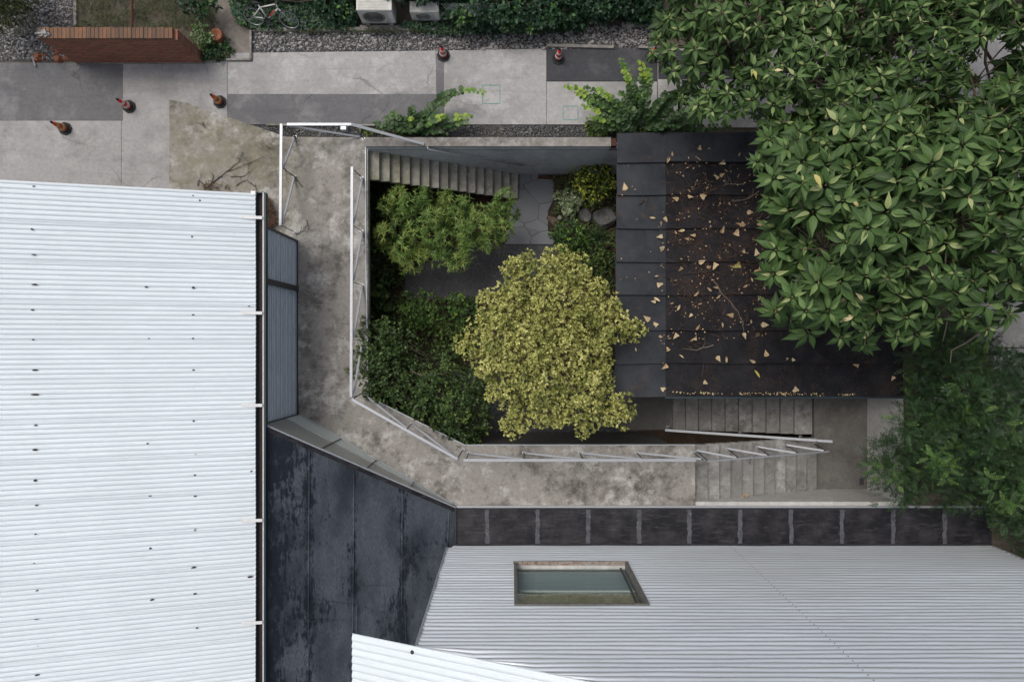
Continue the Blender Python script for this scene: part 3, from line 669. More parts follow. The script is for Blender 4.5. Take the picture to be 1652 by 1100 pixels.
lapsheet(top, xs_ + .05, x1, P(0, 214, ZB).y, P(0, 262, ZB).y, ZB + .03, 20); top.build('ridge_felt', M['felt2'], t)
MB().prism([(x0 + .03, yb_ + .05), (x1 - .02, yb_ + .03), (x1 - .02, y1 - .02), (x0 + .05, y1 - .02)], ZB - .22, ZB - .02).build('fascia', M['gut_dark'], t)
g_ = MB(); g_.box(x0 + 1.5, x1 + .02, yb_ - .05, yb_ + .02, ZB - .12, ZB + .03); g_.build('gutter', M['gut_dark'], t)
for q in (1071, 1153, 1233, 1316, 1399):
    if q > 1100: MB().box(P(q, 0, ZB).x, P(q, 0, ZB).x + .045, yb_ + .04, y1 - .9, ZB + .0, ZB + .038).build('seam', M['felt'], t)
for q in (1073, 1146, 1198): MB().bar(P(q, 218, ZB + .03), P(q + 2, 260, ZB + .05), .08, .08).build('batten', M['felt2'], t)

# ------------------------------------------------------------------ left building with the white corrugated roof
ZE = 3.10
def corr(m, ax, la, lb, u0, u1, hfun, pitch, amp, seg=8, wob=None):
    """corrugated sheet. ax='y': ribs run along x from la to lb, profile along y u0..u1"""
    n = int((u1 - u0) / pitch * seg); i = len(m.v); NL = 9
    for k in range(n + 1):
        u = u0 + (u1 - u0) * k / n; p = amp * (1 - 2.2 * abs(math.cos(math.pi * (u - u0) / pitch)) ** 5)
        for q in range(NL):
            l = la + (lb - la) * q / (NL - 1); m.v.append(hfun(l, u, p))
    for k in range(n):
        for q in range(NL - 1): a = i + k * NL + q; m.f.append((a, a + 1, a + NL + 1, a + NL))
slope = (1.62) / 5.9
ex = P(412.5, 0, ZE).x; gy = P(0, 312.5, ZE).y
t = thing('warehouse', (ex - 3, -2, 0), 'building with a large white corrugated metal roof and a grey clad side wall', 'building')
xtop = -17.0
def wr(l, u, p):
    z = ZE + (ex - l) * slope + p + .012 * math.sin(u * .9 + l * .35); return (l, u, z)
m = MB(); corr(m, 'y', xtop, ex, -11.5, gy, wr, .128, .015, 12)
roof = m.build('roof', M['white_roof'], t, smooth=True)
# sheet laps: every 1.1 m a doubled edge
lp = MB(); yy = gy - 1.02
while yy > -9:
    a = V3(ex, yy, wr(ex, yy, .02)[2]); bb = V3(xtop, yy + .02, wr(xtop, yy, .02)[2]); lp.bar(a + V3(0, 0, .004), bb + V3(0, 0, .004), .016, .012); yy -= 1.024
lp.build('sheet_lap', M['white_roof'], roof)
# dark sealed fixings
M['patch'] = simple('sealant_blob', (.05, .05, .052), .9, 0, .5, 20)
fix = [(55, 301), (323, 324), (312, 316), (52, 370), (310, 382), (55, 411), (236, 463), (312, 464), (56, 459), (53, 500), (312, 508), (241, 546), (312, 546), (54, 548), (57, 597), (313, 597), (239, 631), (313, 628), (57, 636), (58, 686), (313, 679), (402, 494), (401, 672), (406, 336), (57, 725), (316, 733), (239, 715), (57, 775), (243, 799), (315, 766), (315, 800), (59, 815), (58, 861), (315, 855), (56, 908), (243, 884), (313, 915), (60, 952), (246, 967), (315, 957), (60, 997), (318, 1012), (62, 1042), (247, 1047), (315, 1040), (60, 1088), (312, 1085), (406, 760), (404, 930)]
rx = []
for k, (x, y) in enumerate(fix):
    # intersect the viewing pixel with the sloping roof
    z = ZE
    for _ in range(12): pp = P(x, y, z); z = ZE + (ex - pp.x) * slope
    pp = P(x, y, z); r = random.uniform(.02, .036); el = random.choice((1, 1, 1.4, 2.4))
    mm = MB(); i = 0; n_ = 9
    ring = [(pp.x + r * el * math.cos(q * 2 * math.pi / n_) * random.uniform(.7, 1.3), pp.y + r * .8 * math.sin(q * 2 * math.pi / n_) * random.uniform(.7, 1.2)) for q in range(n_)]
    mm.prism(ring, z - .02, [z + .022 + (pp.x - a) * slope for a, _ in ring]); mm.build('screw_patch', M['patch'], roof)
# gutter
xg0, xg1 = ex - .02, ex + .21; yg0, yg1 = -11.5, P(0, 311, ZE).y
m = MB(); m.box(xg0 - .01, xg1, yg0, yg1, ZE - .19, ZE - .16); gut = m.build('gutter', M['rust'] if 0 else simple('gutter_bed', (.045, .032, .028), .9, 0, .6, 9), t)
MB().box(xg1 - .024, xg1, yg0, yg1 + .01, ZE - .19, ZE - .02).build('gutter_lip', M['white_paint'], gut)
MB().box(xg1 + .002, xg1 + .05, yg0, yg1 + .01, ZE - .22, ZE - .03).build('gutter_edge', M['gut_dark'], gut)
MB().box(xg0, xg0 + .03, yg0, yg1, ZE - .19, ZE - .05).build('gutter_back', M['gut_dark'], gut)
MB().box(xg0 - .1, xg0 + .03, yg1 - .06, yg1 + .04, ZE - .04, ZE + .05).build('end_cap', M['white_paint'], gut)
MB().box(xg0, xg1, yg1, yg1 + .03, ZE - .2, ZE - .03).build('end_plate', M['gut_dark'], gut)
for y in (351.5, 505, 653.5, 838.5, 1003):
    yy = P(0, y, ZE).y; MB().bar((xg0 - .33, yy, ZE + .028 + .33 * slope), (xg1 - .02, yy, ZE + .02), .085, .016).build('gutter_bracket', M['white_paint'], gut, bevel=.003)
# side wall with horizontal ribbed cladding
wx = -6.96; wy1 = 3.2; wy0 = P(0, 669).y
def wc(l, u, p): return (wx + p, l, u)
m = MB(); corr(m, 'z', wy1, -10.5, .0, ZE - .2, lambda l, u, p: (wx + .012 * (1 if math.cos(2 * math.pi * u / .155) > .1 else -1) + .006 * math.sin(u * 23), l, u), .155, .012, 12)
m.build('wall_cladding', M['clad'], t)
MB().box(-17, wx - .03, -11, wy1, -.05, ZE - .26).build('wall', M['wallc'], t)
MB().bar((wx + .06, P(0, 466).y, -.03), (wx + .06, P(0, 466).y, ZE - .2), .16, .07, (1, 0, 0)).build('downpipe', M['steel_dark'], t)
MB().box(wx - .01, wx + .05, wy1 - .01, wy1 + .05, 0, ZE - .2).build('corner_trim', M['steel_dark'], t)
MB().box(wx + .014, wx + .07, wy0, wy1, .0, .035).build('base_trim', M['steel_dark'], t)
# gable soffit / purlins
MB().box(-17, ex - .05, gy - .9, gy - .05, ZE - .16, ZE - .1).build('soffit', M['steel_dark'], t)

# ------------------------------------------------------------------ annex: folded tar roof, glass wall, flat strip
ax0, az0 = P(427, 0, 2.9).x, 2.9; ax1, az1 = P(735, 0, .1).x, .10
sl_ = (az0 - az1) / (ax1 - ax0)
def za(x): return az0 - (x - ax0) * sl_
pA = P(427, 684, 2.9); pB = P(735, 817, .10)
t = thing('annex', (-4.5, -7, 0), 'annex with a folded blue-black tarred roof between white roof and ribbed house', 'building')
m = MB(); nx, ny = 24, 30; i = 0
for a in range(nx + 1):
    for c in range(ny + 1):
        x = ax0 + (ax1 - ax0) * a / nx; yt = pA.y + (pB.y - pA.y) * a / nx; y = yt + (-12 - yt) * c / ny
        m.v.append((x, y, za(x) + .008 * math.sin(x * 4 + y * 2.1) * (1 if 0 < c < ny else 0)))
for a in range(nx):
    for c in range(ny): q = a * (ny + 1) + c; m.f.append((q, q + 1, q + ny + 2, q + ny + 1)[::-1] if 0 else (q, q + 1, q + ny + 2, q + ny + 1))
ro = m.build('roof', M['bit_blue'], t, smooth=True)
def onroof(px, py):
    z = 1.5
    for _ in range(30): pp = P(px, py, z); z = .5 * z + .5 * za(pp.x)
    return P(px, py, z)
def seam(a, bb, w_=.035, mat='bit_blue'):
    A = onroof(*a); B_ = onroof(*bb); A.z += .012; B_.z += .012; MB().bar(A, B_, w_, .022).build('seam', M[mat], ro)
for a, bb in (((499, 725), (497, 1099)), ((571, 765), (569, 1040)), ((649, 795), (648, 985)), ((724, 826), (722, 880)), ((572, 944), (652, 944)), ((650, 900), (712, 900)), ((497, 965), (572, 975)), ((652, 945), (655, 1040)), ((498, 1000), (568, 1000)), ((576, 972), (575, 1022))): seam(a, bb)
# metal flashing along the upper edge of the tar roof
fl = MB(); A = onroof(428, 684.5); B_ = onroof(735, 817.5); A.z += .03; B_.z += .03; fl.bar(A, B_, .045, .06); fl.build('flashing', M['steel'], ro, bevel=.005)
fl = MB(); fl.bar(A + V3(-.02, -.10, -.005), B_ + V3(-.02, -.10, -.005), .11, .035); fl.build('upstand', M['bit_black'], ro)
# glass wall under that edge
g0 = P(482, 668.5, .03); g1 = P(733, 815, .03)
def gp(s, f, off=0):    # s along, f height fraction 0..1
    lo = g0.lerp(g1, s); hi = Vector((pA.x, pA.y, az0 - .06)).lerp(Vector((pB.x, pB.y, az1 - .04)), s); return lo.lerp(hi, f)
def band(f0, f1, s0, s1): 
    return MB().quad(gp(s0, f0), gp(s1, f0), gp(s1, f1), gp(s0, f1))
gw = band(.0, .42, 0, .97).build('glass_wall', M['gglass'], t)
band(.42, 1.0, 0, .97).build('dusty_glazing', M['dglass'], t)
MB().bar(gp(0, .42), gp(.97, .42), .03, .03).build('transom', M['steel'], gw)
MB().bar(gp(0, 0) + V3(.015, .02, .02), gp(.99, 0) + V3(.015, .02, .02), .03, .04).build('sill', M['steel'], gw)
for s_ in (.0, .27, .50, .74): MB().bar(gp(s_, 0) + V3(.01, .015, 0), gp(s_, 1) + V3(.01, .015, 0), .028, .02).build('mullion', M['steel_dark'], gw)
MB().prism([(-6.93, -2.3), (-6.93, -6.5), (-1.9, -6.5), (-1.9, -5.4)], -.06, -.01).build('floor_slab', M['underc'], t)
# flat tarred strip in front of the ribbed house
sx1 = P(1600, 0, .1).x; sy0 = P(0, 817, .1).y; sy1 = P(0, 879, .1).y
m = MB(); m.box(ax1, sx1, sy1, sy0, -.02, .10); fs = m.build('flat_roof', M['bit_black'], t, bevel=.008)
for q in (786, 867, 948.5, 1031, 1112, 1194, 1276, 1358, 1441, 1524):
    x = P(q, 0, .1).x; mm = MB(); n_ = 14; L_ = []; Rr_ = []
    for k in range(n_):
        y = sy0 - .09 + (sy1 + .1 - sy0) * k / (n_ - 1); L_.append((x - .062 + random.uniform(-.022, .022), y)); Rr_.append((x + .066 + random.uniform(-.022, .022), y))
    mm.prism(L_ + Rr_[::-1], .10, .1045); mm.build('seam', M['bit_seam'], fs)
mm = MB().box(ax1 + .03, sx1, sy0 - .03, sy0 + .03, .0, .14); mm.build('flashing', M['steel'], fs, bevel=.006)
mm = MB().box(ax1 + .03, sx1, sy0 - .075, sy0 - .032, .09, .118); mm.build('upstand', M['felt2'], fs)
mm = MB().box(ax1 + .03, sx1, sy1 - .02, sy1 + .05, .09, .13); mm.build('tar_fillet', M['felt2'], fs)
mm = MB().box(ax1 - .03, ax1 + .03, sy1, sy0, .08, .15); mm.build('fold_flashing', M['felt2'], fs)
MB().box(ax1, sx1, sy1, sy0 - .01, -.1, -.02).build('wall', M['wallc'], t)

# ------------------------------------------------------------------ ribbed house
FY = sy1 - .04; fx0 = P(722, 0, .1).x; fx1 = P(1600, 0, .1).x
WX0, WX1, WZ0, WZ1 = P(829, 0, 1.8).x, P(1013, 0, 1.8).x, 1.78, 5.02
t = thing('ribbed_house', ((fx0 + fx1) / 2, FY - 3, 0), 'tall house with a silver horizontally ribbed facade and one large window', 'building')
PF = .20; AF = .036
def fac(m, xa, xb, za_, zb_, step=8):
    n = int(round((zb_ - za_) / PF * step)); i = len(m.v); NX = max(2, int((xb - xa) / 1.2) + 1)
    for k in range(n + 1):
        z = za_ + (zb_ - za_) * k / n
        for q in range(NX):
            x = xa + (xb - xa) * q / (NX - 1); ph = z / PF
            m.v.append((x, FY + AF * (1 - 2 * abs(math.cos(math.pi * ph)) ** 3) + .012 * math.sin(z * 3.1) * math.sin(x * .45 + z * .8) + .006 * math.sin(x * 2.1 + z * 9), z))
    for k in range(n):
        for q in range(NX - 1): a = i + k * NX + q; m.f.append((a, a + 1, a + NX + 1, a + NX)[::-1] if 0 else (a, a + 1, a + NX + 1, a + NX))
def ztop(x): return 7.35 + (x - fx0) * .47
m = MB(); fac(m, fx0, fx1, .1, WZ0)
fac(m, fx0, WX0, WZ0, WZ1); fac(m, WX1, fx1, WZ0, WZ1); fac(m, fx0, fx1, WZ1, 7.2)
# the upper part is cut along the roof slope
k0 = len(m.v); fac(m, fx0, fx1, 7.2, 15.2)
for k in range(k0, len(m.v)):
    x_, y_, z_ = m.v[k]; m.v[k] = (x_, y_, min(z_, 6.66 + (x_ + 3.588) * .47))
fa = m.build('facade', M['facade'], t, smooth=True)
mm = MB(); xq = 7.0
for k in range(60): 
    z = .2 + k * .2
    if z < 10.5: mm.box(xq - .004, xq + .004, FY + AF - .01, FY + AF + .003, z - .015, z + .015)
mm.build('sheet_joint', M['steel_dark'], fa)
MB().box(fx0 + .02, fx1 - .02, FY - 7, FY - .32, -.02, 7.2).build('wall', M['wallc'], t)
MB().box(fx0 - .03, fx0 + .02, FY - .25, FY + .04, .1, 7.3).build('corner_trim', M['steel'], t)
MB().box(fx1 - .02, fx1 + .03, FY - .25, FY + .04, .1, 12).build('corner_trim', M['steel'], t)
# window
rv = .16
wf = MB(); wf.box(WX0, WX0 + .09, FY - rv, FY + .05, WZ0, WZ1); wf.box(WX1 - .09, WX1, FY - rv, FY + .05, WZ0, WZ1); wf.box(WX0 + .09, WX1 - .09, FY - rv, FY + .05, WZ1 - .07, WZ1)
win = wf.build('window', simple('window_frame_paint', (.16, .16, .15), .7, 0, .5, 12), t)
MB().box(WX0 - .02, WX1 + .02, FY - .04, FY + .06, WZ0 - .05, WZ0 + .02).build('sill', M['sill'], win)
MB().box(WX0 + .09, WX1 - .09, FY - rv, FY - .045, WZ0 - .03, WZ0 + .05).build('frame', M['parap'], win)
MB().quad((WX0 + .09, FY - .12, WZ0 + .1), (WX1 - .09, FY - .12, WZ0 + .1), (WX1 - .09, FY - .12, WZ1 - .07), (WX0 + .09, FY - .12, WZ1 - .07)).build('pane', M['glass'], win)
MB().box(WX1 - .26, WX1 - .21, FY - .115, FY - .09, WZ0 + .1, WZ1 - .07).build('mullion', M['steel_dark'], win)
MB().box(WX0 + .1, WX1 - .1, FY - .27, FY - .24, 3.5, WZ1 - .05).build('reflection_board', M['reflection_board'], win)  # added board behind the pane, coloured to imitate the reflection
MB().box(WX0 + .1, WX1 - .1, FY - .23, FY - .19, 3.40, 3.47).build('reflection_bar', M['white_paint'], win)  # added bar imitating the pale stripe across the reflection
MB().box(WX0 + .1, WX1 - .1, FY - .27, FY - .24, WZ0, 3.5).build('lower_reflection_panel', M['clad'], win)  # added panel standing in for the grey-blue lower reflection
# white roof over the house: eave at the left, rising to the right
rx0 = P(568, 0, 6.7).x; ry1 = P(0, 1020, 6.7).y
sr = .47
def hr(l, u, p): return (l, u + (l - rx0) * 0.02, 6.7 + (l - rx0) * sr + p)
m = MB(); corr(m, 'y', rx0, fx1 + .3, ry1 - 5, ry1, hr, .165, .026, 12); hroof = m.build('roof', M['white_roof'], t, smooth=True)
pp = V3(P(663, 1058, 7.6).x, P(663, 1058, 7.6).y, 0); pp.z = hr(pp.x, 0, .02)[2]
MB().lathe(pp, [(.045, 0), (.04, .03), (.01, .045)], 8).build('screw_patch', M['patch'], hroof)
# ------------------------------------------------------------------ brick wall, cones, air conditioners, bicycle, pot
bx0, bx1, by0, by1, bz = -14.05, -9.95, 8.95, 9.26, 1.84
t = thing('brick_wall', (-12, 9.1, 0), 'free-standing red brick wall with a soldier course on top, by the lane', 'wall')
m = MB(); m.box(bx0, bx1, by0, by1, -.03, bz - .12); m.build('wall', M['brick'], t)
m = MB(); x = bx0 + .02
while x < bx1 - .1:
    m.box(x, x + .108, by0 - .006, by1 + .004 + random.uniform(-.01, .01), bz - .118, bz + random.uniform(-.006, .006)); x += .121
m.build('coping', M['brickcap'], t)
MB().box(bx0, bx1, by0 - .03, by0 - .002, -.02, .06).build('footing', M['capc'], t)
m = MB()
for k in range(5): m.prism([(bx0 + .12 + random.uniform(-.1, .25) + .11 * math.cos(a) * random.uniform(.6, 1.2), by0 + .12 + random.uniform(-.05, .08) + .07 * math.sin(a)) for a in (0, 1.2, 2.3, 3.4, 4.5, 5.5)], bz - .02, bz + .03 + .015 * k)
tag(m.build('mortar_lump', M['stone'], loc=(bx0 + .2, by0 + .12, bz)), 'whitish mortar lump lying on the left end of the brick wall', 'rubble')

cone_mats = dict(red=simple('cone_red', (.62, .025, .04), .45, 0, .15, 8), orange=simple('cone_orange', (.60, .085, .035), .55, 0, .5, 9), black=simple('cone_rubber', (.018, .022, .022), .8, 0, .3, 10),
                 white=simple('cone_white_band', (.62, .60, .56), .4, 0, .2, 10), amber=simple('cone_faded_band', (.58, .38, .15), .6, 0, .5, 12))
def make_cone(body, bnd, label):
    t = thing('traffic_cone', (0, 0, 0), label, 'traffic cone', 'traffic cones standing along the lane')
    o8 = [(.215 * math.cos(math.pi / 8 + k * math.pi / 4), .215 * math.sin(math.pi / 8 + k * math.pi / 4)) for k in range(8)]
    MB().prism(o8, 0, .045).build('base', cone_mats['black'], t, bevel=.01)
    MB().lathe((0, 0, 0), [(.155, .045), (.15, .07), (.128, .10), (.124, .105)], 22).build('skirt', cone_mats['black'], t, smooth=True)
    def rr(h): return .125 - (.125 - .030) * (h - .1) / .6
    MB().lathe((0, 0, 0), [(rr(.1), .1), (rr(.4), .4), (rr(.66), .66)], 22).build('body', body, t, smooth=True)
    for a, c in ((.17, .27), (.39, .49)): MB().lathe((0, 0, 0), [(rr(a) + .003, a), (rr(c) + .003, c)], 22).build('band', bnd, t, smooth=True)
    MB().lathe((0, 0, 0), [(rr(.655) + .003, .655), (.026, .70), (.024, .715), (.016, .716), (.014, .67)], 18).build('tip', cone_mats['black'], t, smooth=True)
    return t
ca = make_cone(cone_mats['red'], cone_mats['white'], 'red and white traffic cone at the gravel edge above the pale repair strip')
cb = make_cone(cone_mats['orange'], cone_mats['amber'], 'dull orange traffic cone beside the joint of the grey asphalt strip')
def put(c, px, py, rz, label=None, tilt=0):
    c.location = P(px, py, .015); c.rotation_euler = (0, tilt, rz)
    if label: c['label'] = label
put(ca, 715.5, 90, .3)
put(cb, 355, 165, .9)
put(copy_tree(ca), 900.5, 94.5, 1.1, 'red and white traffic cone on the dark asphalt patch')
put(copy_tree(ca), 1051, 92, .1, 'traffic cone half hidden under the edge of the broad-leaved tree')
put(copy_tree(ca), 208.5, 172.5, 1.7, 'red traffic cone with white bands at the corner of the grey asphalt rectangle')
put(copy_tree(cb), 105.5, 208, .5, 'leftmost traffic cone, faded orange bands, on the pale concrete near the white roof')

# air conditioners
M['ac'] = simple('cream_enamel', (.56, .56, .52), .5, 0, .25, 5)
M['ac_dark'] = simple('fan_grille', (.13, .135, .135), .6, 0, .3, 10)
def ac(x0, x1, yf, dp, h, z0, label):
    xc = (x0 + x1) / 2
    t = thing('air_conditioner', (xc, yf + dp / 2, z0 - .12), label, 'air conditioner', 'outdoor air conditioner units by the hedge')
    MB().box(x0, x1, yf, yf + dp, z0, z0 + h).build('casing', M['ac'], t, bevel=.018)
    tp = MB(); 
    for k in range(9): yy = yf + .04 + (dp - .08) * k / 8; tp.box(x0 + .05, x1 - .12, yy - .008, yy + .008, z0 + h + .0005, z0 + h + .012)
    tp.build('top_louvre', M['ac'], t)
    R3 = Matrix.Rotation(R(90), 3, 'X'); r = min(h * .44, (x1 - x0) * .36); cx = x0 + (x1 - x0) * .42
    MB().lathe((cx, yf - .002, z0 + h * .5), [(r, 0), (r * 1.0, .012), (r * .93, .012), (r * .9, .004)], 32, R3).build('fan_ring', M['ac'], t, smooth=False)
    MB().lathe((cx, yf - .004, z0 + h * .5), [(r * .9, 0), (r * .9, .004)], 32, R3).build('fan_opening', M['ac_dark'], t)
    gr = MB()
    for k in range(1, 8): gr.lathe((cx, yf - .010, z0 + h * .5), [(r * .9 * k / 8 + .004, 0), (r * .9 * k / 8 + .004, .004), (r * .9 * k / 8 - .004, .004), (r * .9 * k / 8 - .004, 0)], 24, R3)
    gr.build('grille', M['ac'], t)
    MB().box(x1 - .16, x1 - .02, yf - .012, yf - .002, z0 + .1, z0 + h - .1).build('side_panel', M['white_paint'], t, bevel=.004)
    for xx in (x0 + .12, x1 - .22): MB().box(xx, xx + .12, yf - .05, yf + dp + .02, z0 - .13, z0 - .002).build('foot', M['capc'], t)
ac(-4.80, -3.70, 10.17, .46, .88, .13, 'large cream air conditioner unit with a round fan, left of the pair at the hedge')
ac(-3.20, -2.28, 10.26, .34, .58, .13, 'smaller cream air conditioner unit on the right of the pair at the hedge')
tag(MB().box(-4.9, -2.0, 10.0, 10.16, -.02, .06).build('plinth', M['capc'], loc=(-3.4, 10.1, 0), bevel=.01), 'low concrete strip in front of the two air conditioners', 'plinth')
tag(MB().box(-5.46, -5.28, 6.72, 6.9, -.02, .30).build('junction_box', M['clad'], loc=(-5.4, 6.8, 0), bevel=.006), 'small blue-grey metal box under the lane railing', 'box')
# pot
pp = P(356, 64)
t = thing('clay_pot', pp, 'round terracotta pot with a dark mouth beside the dirt path', 'pot')
MB().lathe(pp, [(.13, 0), (.20, .12), (.215, .28), (.19, .34), (.20, .37), (.155, .37), (.10, .33), (.07, .30)], 22).build('body', M['terracotta'], t, smooth=True)
MB().lathe(pp, [(.075, .295), (.02, .30)], 16).build('soil', M['patch'], t)
# rusty post and thin grey post, far up
a = P(213, 46, .3); tag(MB().tube([a, P(213, -60, .34)], .04, .04, 8).build('rusty_rail', M['rust'], loc=a), 'rusty iron rail running over the grass behind the brick wall', 'rail')
m = MB(); m.bar(P(122, -60, .01), P(122, 42, .01), .09, .08); tag(m.build('garden_edging', M['capc'], loc=P(122, 10)), 'narrow concrete edging between the gravel and the grass', 'edging')
for q, (x, y, l, a) in enumerate(((52, 92, .35, 1.2), (32, 62, .3, .4))):
    c = P(x, y, .02); m = MB().bar(c, c + V3(l * math.cos(a), -l * math.sin(a), .03), .05, .03); tag(m.build('wood_scrap', M['stone'], loc=c), ('pale broken lath on the gravel near the brick rubble', 'short weathered board on the gravel left of the brick wall')[q], 'scrap')

# bicycle leaning on the ivy
M['tyre'] = simple('tyre_rubber', (.02, .02, .022), .8); M['bike'] = simple('white_frame_paint', (.62, .62, .60), .35, 0, .1); M['bikered'] = simple('red_accent_paint', (.40, .05, .04), .4); M['chrome'] = simple('spoke_steel', (.45, .46, .48), .3, .7)
bl = Vector((-7.6, 10.02, .16)); t = thing('bicycle', bl, 'black and white bicycle with red accents leaning against the ivy hedge', 'bicycle')
la = R(62); UX = Vector((.995, -.09, 0)).normalized(); UU = Vector((0, math.cos(la), math.sin(la))); UN = UX.cross(UU)
def bp(x, y, n=0): return bl + UX * x + UU * y + UN * n + V3(0, 0, .01)
R_ = .345
def wheel(cx):
    rt = Matrix((UX, UU, UN)).transposed()
    def ring(r, rr, n=36, k=7):
        m = MB(); i = 0
        for a in range(n):
            A = 2 * math.pi * a / n
            for b_ in range(k):
                B2 = 2 * math.pi * b_ / k; q = r + rr * math.cos(B2); m.v.append(tuple(bp(cx + q * math.cos(A), R_ + q * math.sin(A), rr * math.sin(B2))))
        for a in range(n):
            for b_ in range(k): m.f.append((a * k + b_, ((a + 1) % n) * k + b_, ((a + 1) % n) * k + (b_ + 1) % k, a * k + (b_ + 1) % k))
        return m
    wh = ring(R_ - .021, .021).build('wheel', M['tyre'], t, smooth=True)
    ring(R_ - .046, .015).build('rim', M['chrome'], wh, smooth=True)
    s = MB()
    for a in range(20):
        A = 2 * math.pi * a / 20; s.tube([bp(cx, R_, .02 * (-1) ** a), bp(cx + (R_ - .05) * math.cos(A + .15), R_ + (R_ - .05) * math.sin(A + .15), 0)], .0022, None, 3)
    s.tube([bp(cx, R_, -.05), bp(cx, R_, .05)], .02, None, 8); s.build('spokes', M['chrome'], wh)
wheel(-.56); wheel(.56)
BB = (-.12, .30); SE = (-.27, .80); HT = (.30, .86); HB = (.33, .72); RH = (-.56, R_); FH = (.56, R_); ST = (-.235, .70)
f = MB()
for a, b_ in ((BB, HB), (ST, HT), (BB, SE), (BB, RH), (ST, RH), (HT, HB)): f.tube([bp(*a), bp(*b_)], .021, None, 8)
f.build('frame', M['bike'], t, smooth=True)
f = MB().tube([bp(*HB, 0), bp(.40, .60), bp(*FH, .0)], .017, .013, 8); f.build('fork', M['bike'], t, smooth=True)
f = MB().tube([bp(-.02, .42), bp(.22, .64)], .030, None, 8); f.build('bottle', M['bikered'], t, smooth=True)
f = MB().tube([bp(.30, .86), bp(.29, .93), bp(.36, .95)], .014, None, 6).tube([bp(.36, .95, -.28), bp(.37, .95, -.1), bp(.36, .95, 0), bp(.37, .95, .1), bp(.36, .95, .28)], .013, None, 6); hb_ = f.build('handlebar', M['steel_dark'], t, smooth=True)
for s_ in (-1, 1): MB().tube([bp(.36, .95, s_ * .18), bp(.355, .95, s_ * .29)], .018, None, 8).build('grip', M['tyre'], hb_)
f = MB().tube([bp(-.42, .835), bp(-.30, .85), bp(-.13, .845)], .06, .02, 8); f.build('saddle', M['tyre'], t, smooth=True)
f = MB().tube([bp(*SE), bp(-.285, .84)], .014, None, 6); f.build('seat_post', M['steel_dark'], t)
rt = Matrix((UX, UU, UN)).transposed()
cr = MB().lathe(bp(*BB, .045), [(.09, 0), (.09, .006), (.075, .006), (.07, 0)], 24, rt).tube([bp(-.12, .30, .06), bp(0, .19, .06)], .012, None, 6).tube([bp(-.12, .30, -.06), bp(-.24, .41, -.06)], .012, None, 6).build('crank', M['steel_dark'], t)
MB().bar(bp(0, .19, .07), bp(0, .19, .16), .08, .02).build('pedal', M['tyre'], cr); MB().bar(bp(-.24, .41, -.07), bp(-.24, .41, -.16), .08, .02).build('pedal', M['tyre'], cr)
MB().tube([bp(-.12, .39, .05), bp(-.56, .385, .05)], .005, None, 4).tube([bp(-.12, .21, .05), bp(-.56, .305, .05)], .005, None, 4).build('chain', M['tyre'], t)

# ------------------------------------------------------------------ trees with broad leaves in rosettes
def rosette(L, c, ax, Ls, pale=1.0, dark=0.0):
    ax = norm(np.array(ax)); t1 = norm(np.cross(ax, [.31, .17, .4])); t2 = np.cross(ax, t1)
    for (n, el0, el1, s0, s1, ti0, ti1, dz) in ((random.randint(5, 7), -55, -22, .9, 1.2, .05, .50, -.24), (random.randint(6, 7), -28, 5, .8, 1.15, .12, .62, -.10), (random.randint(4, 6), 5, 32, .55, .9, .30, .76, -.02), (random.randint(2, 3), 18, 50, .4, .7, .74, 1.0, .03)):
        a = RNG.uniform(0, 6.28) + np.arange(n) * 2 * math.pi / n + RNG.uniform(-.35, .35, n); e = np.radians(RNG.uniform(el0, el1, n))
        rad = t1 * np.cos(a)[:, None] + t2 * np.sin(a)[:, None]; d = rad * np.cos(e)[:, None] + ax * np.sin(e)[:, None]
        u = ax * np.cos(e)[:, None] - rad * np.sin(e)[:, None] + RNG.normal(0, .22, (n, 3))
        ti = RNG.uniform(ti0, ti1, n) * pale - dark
        L.add(c + ax * dz * Ls + rad * .13 * Ls + RNG.uniform(-.05, .05, (n, 1)) * ax * Ls * 2, d, u, Ls * RNG.uniform(s0, s1, n), np.clip(ti, 0, 1))
